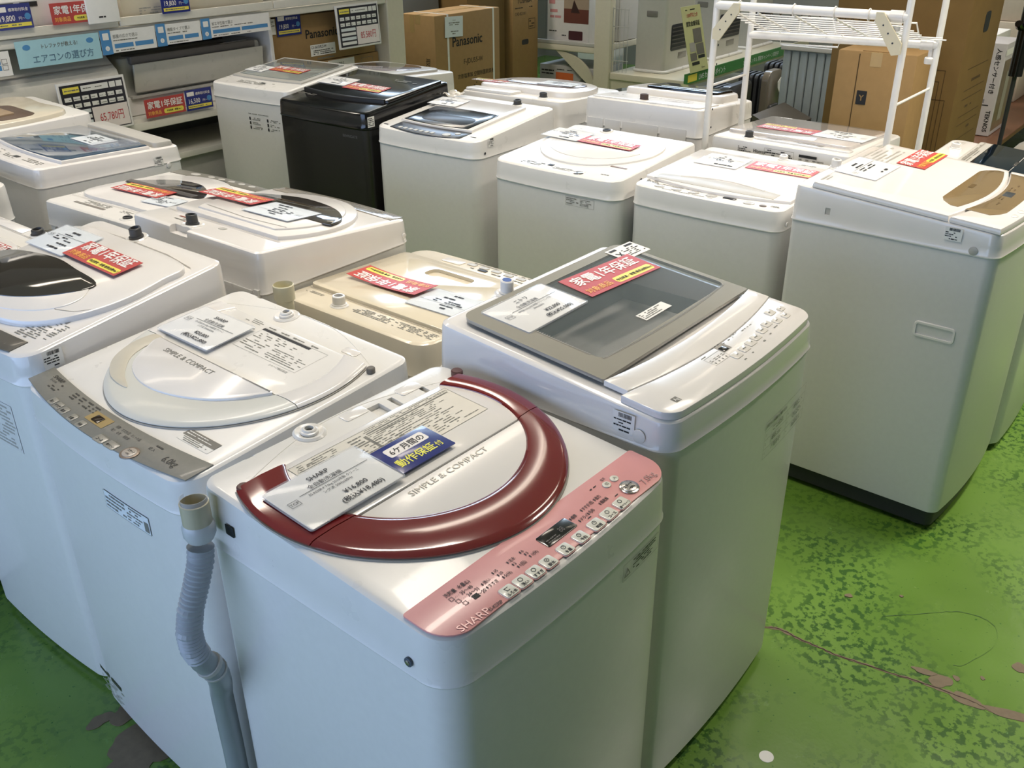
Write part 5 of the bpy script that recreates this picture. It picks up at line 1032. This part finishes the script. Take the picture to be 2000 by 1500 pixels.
# things on the rear half
t = empty('blanket_box', 'white and brown photo box tilted on the small gondola board', 'box', None, Matrix.Translation((6.12, 4.22, .642)) @ Matrix.Rotation(.0, 4, 'Z'))
bx = bevbox(0, .30, -.42, 0, 0, .50, .004); bx.obj('box_body', M('box_white_print', '#cfccc9', .35, coat=.2), t)
gB = lambda a, z, h: (-h, -a, z)
MB().quad(.17, .415, .16, .50, .001).obj('photo_print', M('photo_brown', '#6b4038', .3, coat=.3), t, gB, smooth=False); MB().quad(.17, .415, .27, .44, .0016).obj('photo_pale', M('photo_beige', '#a6937f', .3), t, gB, smooth=False)
MB().add([(.24, .24, .0022), (.33, .24, .0022), (.27, .34, .0022)], [(0, 1, 2)]).obj('photo_figure', M('photo_dark', '#3c2927', .4), t, gB, smooth=False); MB().slab(rr(.22, .36, .03, .10, .008), .0005, .0015, 0).obj('colour_patch', M('photo_maroon', '#4a2a30', .4), t, gB)
mb = MB(); fine(mb, .02, .10, .08, .10, 1, .001); fine(mb, .15, .2, .05, .07, 1, .001); mb.obj('box_print', INK, t, gB, smooth=False); MB().quad(.02, .08, .30, .33, .001).obj('pink_mark', M('print_pink', '#c98a8c', .5), t, gB, smooth=False); fine(MB(), .03, .14, .18, .27, 2, .001).obj('pink_print', M('print_pink', '#c98a8c', .5), t, gB, smooth=False)
t = empty('heater_carton', 'grey and white carton with upright print behind the post', 'box', None, Matrix.Translation((6.45, 3.90, .64))); bevbox(0, .3, -.19, 0, 0, .5, .004).obj('box_body', M('box_grey_print', '#bdbab3', .4), t)
T(MB(), 'ハロゲンヒーター', .045, .44, .045, .001, -PI/2, 'l', 1.0, .01).obj('box_print', INK, t, gB, smooth=False)
mb = MB(); frame2(mb, .08, .12, .05, .45, .003, .001); frame2(mb, .13, .18, .1, .42, .003, .001); mb.obj('box_frame_print', INKG, t, gB, smooth=False)
t = empty('mat_box', 'flat grey and orange box with a mat picture on the lower gondola board', 'box', None, Matrix.Translation((6.115, 4.29, .103))); bevbox(0, .42, -.58, 0, 0, .355, .004).obj('box_body', M('box_grey', '#a9a9a7', .4), t)
MB().quad(.17, .35, .02, .30, .001).obj('orange_field', M('print_orange', '#cf6b3c', .4), t, gB, smooth=False); T(MB(), '接触毛布', .18, .19, .04, .0016, 0, 'l', .9, .02).obj('field_print', SIGNO, t, gB, smooth=False)
mb = MB(); T(mb, '190×130cm', .03, .20, .03, .001, 0, 'l', .8, .01); fine(mb, .02, .15, .27, .32, 2, .001); fine(mb, .18, .38, .315, .33, 1, .001); mb.obj('box_print', INK, t, gB, smooth=False); MB().add([(.38, .22, .001), (.47, .29, .001), (.56, .24, .001), (.47, .17, .001)], [(0, 1, 2, 3)]).obj('mat_picture', M('mat_grey', '#6c6d6e', .5), t, gB, smooth=False)
for x, y, z0, z1, lab in ((6.9, 4.05, .64, .80, 'white box deep on the gondola board'), (7.6, 4.6, .0, .75, 'pale box standing beyond the gondola'), (7.4, 5.0, .9, 1.1, None)):
    if lab: t, *_ = carton(lab, x, x+.4, y, y+.3, z0, z1, PAPER, False, name='white_box')
# ---------------------------------------------------------------- heaters on the floor below the green rail
def oil_heater(label, x, y, w_, d_, h_, mat):
    t = empty('oil_heater', label, 'heater', 'upright heaters below the green rail', Matrix.Translation((x, y, 0)))
    MB().slab([(a, b) for a, b in rr(0, w_, .04, h_, [.01, .05, .07, .01], 6)], -.05, 0, .006).obj('front_cover', mat, t, lambda a, z, h: (a, -h, z))
    for k in range(5): MB().slab(rr(w_*.1, w_*.95, .07, h_-.03, .04), .055+.04*k, .08+.04*k, .004).obj('fin', DARK, t, lambda a, z, h: (a, h, z))
    for yy in (.03, .25): MB().box(-.02, w_+.02, yy, yy+.03, 0, .05).obj('caster_bar', DARK, t, smooth=False)
    MB().slab(rr(.04, w_*.8, h_*.35, h_*.62, .02), .001, .022, .004).obj('control_cover', DARK, t, lambda a, z, h: (a, -h, z)); return t
TA = M('taupe_enamel', '#6f675a', .3, coat=.3)
oil_heater('taupe oil heater with a paper tag, left of its taller neighbour', 5.87, 2.1, .24, .3, .62, TA); oil_heater('taupe oil heater next to the white radiator panels', 6.30, 2.1, .26, .3, .64, TA)
t = empty('paper_tag', 'crumpled white tag tied on the left taupe oil heater', 'label', None, Matrix.Translation((5.98, 2.075, .50))); MB().slab([(0, .04), (.05, .07), (.09, .0), (.10, -.06), (.06, -.05), (.01, 0)], 0, .003, .0).obj('tag_paper', PAPER, t, lambda a, z, h: (a, -h, z))
BH = M('heater_black', '#1a1a1a', .35, coat=.3)
oil_heater('black rounded heater in the shadow of the green rail', 5.25, 2.12, .40, .3, .60, BH); oil_heater('low black heater behind the machine seen from its rear', 4.75, 2.25, .5, .3, .53, BH)
t = empty('panel_heater', 'row of pale grey radiator panels beside the cartons', 'heater', None, Matrix.Translation((5.6, 1.50, .02)))
for k in range(7): bevbox(.0, .10, .058*k, .058*k+.052, 0, .80, .006).obj('radiator_panel', M('radiator_grey', '#8f999c', .35, coat=.2), t)
bevbox(-.01, .12, -.012, -.002, .0, .83, .004).obj('end_cap', WHITE, t); bevbox(-.01, .02, -.002, .42, .80, .83, .004).obj('top_rail', GREYL, t)
t = empty('panel_heater', 'thin white panel heater standing behind the black heaters', 'heater', None, Matrix.Translation((5.45, 2.50, .02))); bevbox(0, .42, 0, .03, 0, .48, .006).obj('panel', GREYL, t); bevbox(.1, .14, -.06, .1, -.02, .02, .004).obj('panel_foot', DARK, t)
t = empty('low_heater', 'dark grey sloping heater top in front of the radiator panels', 'heater', None, Matrix.Translation((5.02, 1.62, 0))); MB().loft([[(0, 0, z), (.5, 0, z), (.5, .2, z2), (0, .2, z2)] for z, z2 in ((0, 0), (.42, .50))]).obj('heater_body', M('heater_dark', '#4a453d', .4), t, smooth=False); bevbox(.05, .45, .05, .15, .0, .02, .003).obj('heater_foot', DARK, t)
# ---------------------------------------------------------------- cartons at the right
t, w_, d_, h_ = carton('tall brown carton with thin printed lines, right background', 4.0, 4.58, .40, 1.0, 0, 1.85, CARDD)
LN = M('line_ink', '#4b371b', .8)
mb = MB(); T(mb, 'プラズマクラスター NEXT', -.475, 1.205, .062, .001, 0, 'r', .78, .0)
for a0, a1, z0, z1 in ((-.27, -.06, .05, 1.03), (-.30, -.08, .20, .98), (-.2, -.04, .3, .9)): frame2(mb, a0, a1, z0, z1, .003, .001)
mb.obj('front_print', LN, t, gX, smooth=False)
mb = MB()
for z in (1.02, .92, .88, .80, .76, .69): mb.quad(.14, .50, z, z+.003, .001)
for z in (.95, .83, .72): fine(mb, .22, .42, z, z+.025, 1, .001)
mb.obj('side_print', LN, t, gF, smooth=False); frame2(MB(), .12, .22, .38, .44, .004, .001).obj('side_sticker', PAPER, t, gF, smooth=False); MB().slab(rr(.27, .36, 1.17, 1.26, .02), .0005, .0015, 0).obj('hand_hole', DARK, t, gF)
t, w_, d_, h_ = carton('brown carton with a small black fragile mark, in front of the tall carton', 3.66, 3.99, .50, .845, 0, 1.13, CARD)
MB().slab(rr(-.235, -.19, .905, .965, .002, 1), .0005, .0015, 0).obj('fragile_mark', INK, t, gX); T(MB(), 'Y', -.2235, .922, .036, .0022, 0, 'l', 1, .02).obj('mark_print', CARD, t, gX, smooth=False)
MB().box(.01, .32, .0, .11, 1.13, 1.134).obj('flap', CARD, t, lambda x, y, z: (x, .24-y*1.0, z+.0), smooth=False); MB().box(-.001, .0, .245, .249, 0, 1.12).obj('edge_seam', LN, t, smooth=False)
t = empty('price_sheet', 'white price sheet hanging on the tall brown carton', 'sign', None, Matrix.Translation((3.992, .98, 1.355))); MB().box(-.002, 0, -.20, 0, 0, .26).obj('sheet', PAPERB, t, smooth=False); mb = MB(); fine(mb, .03, .17, .04, .055, 1, .003); fine(mb, .05, .15, .015, .032, 1, .003); fine(mb, .04, .16, .10, .13, 2, .003); mb.obj('sheet_print', INKG, t, lambda a, z, h: (-h, -a, z), smooth=False)
# table with the heater box at the far right
t = empty('low_table', 'low wooden display table at the far right', 'table', None, Matrix.Translation((4.9, .56, 0))); WD = M('wood_table', '#6e4a34', .4, scale=8, noise=.2, coat=.2)
bevbox(0, 3.8, 0, .90, .26, .298, .005).obj('tabletop', WD, t)
for x in (.05, 3.7):
    for y in (.05, .80): bevbox(x, x+.05, y, y+.05, 0, .26, .003).obj('leg', WD, t)
t = empty('heater_box', 'tall narrow white heater box with Japanese print, standing on the low table', 'box', None, Matrix.Translation((6.20, .66, .30)))
bevbox(0, .36, 0, .17, 0, .585, .004).obj('box_body', M('box_white', '#c2bfc0', .35, coat=.2), t)
gT = lambda a, z, h: (-h, .17-a, z)
mb = MB(); T(mb, '人感センサー付き', .115, .555, .036, .001, -PI/2, 'l', 1.0, .02); T(mb, 'セラミックヒーター', .060, .555, .036, .001, -PI/2, 'l', 1.0, .02); T(mb, 'TEKNOS', .125, .165, .038, .001, -PI/2, 'l', .95, .03); mb.quad(.04, .13, .195, .201, .001); mb.obj('box_print', INK, t, gT, smooth=False)
fine(MB(), .03, .08, .06, .12, 2, .001).obj('model_print', INKG, t, gT, smooth=False); MB().quad(.025, .10, .21, .235, .001).obj('grey_field', M('field_grey', '#8a8a92', .5), t, gT, smooth=False)
MB().quad(.02, .34, .03, .48, .001).obj('photo_print', M('photo_tan', '#8d7a62', .3, coat=.3, noise=.35, scale=12), t, gF, smooth=False); MB().quad(.14, .24, .08, .40, .0016).obj('photo_heater', M('photo_grey', '#a19c90', .4), t, gF, smooth=False)
MB().quad(.0, .35, .51, .55, .001).obj('photo_band', PAPER, t, gF, smooth=False)
for (x, y, z0, z1, w_, d_, lab) in ((6.75, .80, .30, .84, .50, .35, 'white box behind the tall narrow heater box'), (6.55, .98, 1.035+.0, 1.12, .5, .3, None)):
    if lab:
        t, *_ = carton(lab, x+.15, x+.15+w_, y+.1, y+.1+d_, z0, z1, PAPER, False, name='white_box'); mb = MB(); T(mb, '火の', .10, .18, .08, .001, 0, 'l', 1, .02); mb.quad(0, .4, .14, .148, .001); mb.obj('box_print', INK, t, gF, smooth=False)
for x, y, z0, lab in ((7.55, .80, .30, 'stacked pale box, lower one at the far upper right'), (7.60, .82, .583, 'stacked pale box, middle one at the far upper right'), (7.66, .84, .866, 'stacked pale box, top one at the far upper right')):
    carton(lab, x, x+.9, y, y+.58, z0, z0+.28, M('box_pale', '#c9beaf', .5), False, name='white_box')
t = empty('coat_stand', 'black upright stand cut by the right edge of the picture', 'stand', None, Matrix.Translation((5.2, .395, 0)))
MB().tube([(.0, 0, .85), (.01, 0, 1.7)], .036, 12).obj('stand_pole', BLACKG, t); MB().tube([(0, 0, 0), (0, 0, .86)], .012, 8).obj('stand_rod', DARK, t); MB().lathe([(.05, 0), (.05, .015), (.02, .03)], 0, 0, 24).obj('stand_base', DARK, t); MB().tube([(0, 0, 1.10), (-.07, .02, 1.11), (-.11, .02, 1.13)], .018, 8).obj('stand_arm', BLACKG, t)
t = empty('dark_stool', 'dark stool with grey cushions at the right edge', 'stool', None, Matrix.Translation((4.95, .0, 0)))
bevbox(0, .5, 0, .32, .37, .41, .01).obj('seat', DARK, t)
for x in (.03, .44):
    for y in (.02, .27): bevbox(x, x+.03, y, y+.03, 0, .37, .003).obj('leg', DARK, t)
for x, y, lab in ((5.19, .245, 'left grey cushion on the dark stool at the right edge'), (5.13, .095, 'right grey cushion on the dark stool at the right edge')):
    c_ = MB(); c_.loft([[(a, b, c) for a, b in inset(rr(-.10, .12, -.06, .06, .04), i)] for i, c in ((.02, 0), (0, .02), (0, .07), (.03, .09))]); o = c_.obj('cushion', M('cushion_grey', '#8a857a', .8)); o.location = (x, y, .412); tag(o, lab, 'cushion')
# ---------------------------------------------------------------- white pipe rack around machine Q
rk = empty('laundry_rack', 'white tubular over-washer rack with a wire shelf', 'rack', None, Matrix.Translation((0, 0, 0)))
n_ = [(2.73, 1.0), (2.74, .30)]; f_ = [(3.05, 1.0), (3.165, .30)]
for x, y in n_+f_:
    MB().tube([(x, y, 0), (x, y, 1.72)], .0125, 12).obj('post', TUBE, rk); MB().lathe([(.017, 0), (.017, .02), (.013, .025)], x, y, 12).obj('post_foot', WHITE, rk)
MB().tube([(2.73, 1.0, 1.383), (2.74, .30, 1.383)], .0155, 12).obj('cross_bar', TUBE, rk); MB().tube([(3.05, 1.0, 1.245), (3.165, .30, 1.245)], .0155, 12).obj('cross_bar', TUBE, rk)
for (a, b) in (((2.739, .36, 1.383), (2.74, .315, 1.383)), ((3.155, .36, 1.245), (3.163, .315, 1.245))): MB().tube([a, b], .0195, 12).obj('bar_coupling', WHITE, rk)
MB().tube([(3.16, .32, 1.23), (3.16, .32, 1.20)], .008, 8).obj('knob_stem', WHITE, rk); MB().lathe([(.016, 1.178), (.018, 1.184), (.018, 1.198), (.014, 1.203)], 3.16, .32, 12).obj('clamp_knob', WHITE, rk); MB().lathe([(.012, 1.335), (.014, 1.34), (.014, 1.35)], 2.74, .335, 12).obj('clamp_knob', WHITE, rk)
for y, xn, xf in ((1.0, 2.73, 3.05), (.30, 2.74, 3.165)):
    for z in (1.09, .55): MB().tube([(xn, y, z), (xf, y, z)], .005, 8).obj('rung', TUBE, rk)
def lerp(t, y): xa = 2.745+.0*y; xb = 3.05+(1.0-y)/.7*.115; return (xa+(xb-xa)*t, y, 1.362+(1.262-1.362)*t)
for k in range(8): t_ = .08+.125*k; MB().tube([lerp(t_, .97), lerp(t_, .27 if k > 5 else .33)], .0028, 6).obj('shelf_wire', TUBE, rk)
for y in (.93, .84, .70, .55, .41): MB().tube([lerp(0, y), lerp(.95, y-.0)], .004, 6).obj('cross_wire', TUBE, rk)
for y0, y1 in ((.80, .66), (.50, .36)): MB().tube([lerp(.92, y0), (lerp(.85, y0)[0], y0-.01, 1.325), (lerp(.85, y1)[0], y1+.01, 1.325), lerp(.92, y1)], .0035, 6).obj('shelf_guard', TUBE, rk)
for y0 in (.88,): MB().tube([lerp(.98, y0), (3.08, y0, 1.215), (3.12, y0-.22, 1.215), lerp(.98, y0-.24)], .0032, 6).obj('wire_loop', TUBE, rk)
for y in (.91, .70, .55, .43):
    MB().tube([(2.735+.018*math.cos(a), y, 1.383+.019*math.sin(a)) for a in [k*PI/6 for k in range(13)]], .0025, 6).obj('hook_ring', WHITE, rk)
BK = M('bracket_ivory', '#d8cfb0', .4)
for y0, s_ in ((1.0, 1), (.30, -1)):
    mb = MB(); mb.slab([(0, 0), (.028, -.005), (.10, .10), (.10, .13), (.075, .13), (0, .035)], -.004, .004, .001); mb.obj('brace', BK, rk, lambda a, z, h, y0=y0, s_=s_: (2.715+h, y0-s_*a, 1.265+z), smooth=False)
    for a_, z_ in ((.03, .035), (.05, .065), (.07, .09)): MB().slab(arc(a_, z_, .003, .003, 0, 330, 11), .004, .005, 0).obj('brace_hole', DARK, rk, lambda a, z, h, y0=y0, s_=s_: (2.715-h, y0-s_*a, 1.265+z))
for z in (.93, 1.0, 1.17, 1.24): MB().slab(arc(0, 0, .004, .004, 0, 330, 11), 0, .003, 0).obj('post_hole', DARK, rk, lambda a, b, h, z=z: (2.733+a*.6+.010, .9885-h, z+b))

# fine print that nobody would pick apart letter by letter
for o in bpy.data.objects:
    n = o.name.split('.')[0]
    if n in ('glass_dot_print', 'button_print', 'panel_print', 'printed_text', 'instruction_print', 'card_print', 'stock_print', 'rating_print', 'cell_print', 'energy_label_print', 'warning_print', 'help_sheet', 'sheet_print', 'skirt_print', 'tag_print', 'front_print', 'side_print', 'strip_print', 'box_print', 'black_print') and o.parent:
        o['kind'] = 'stuff'
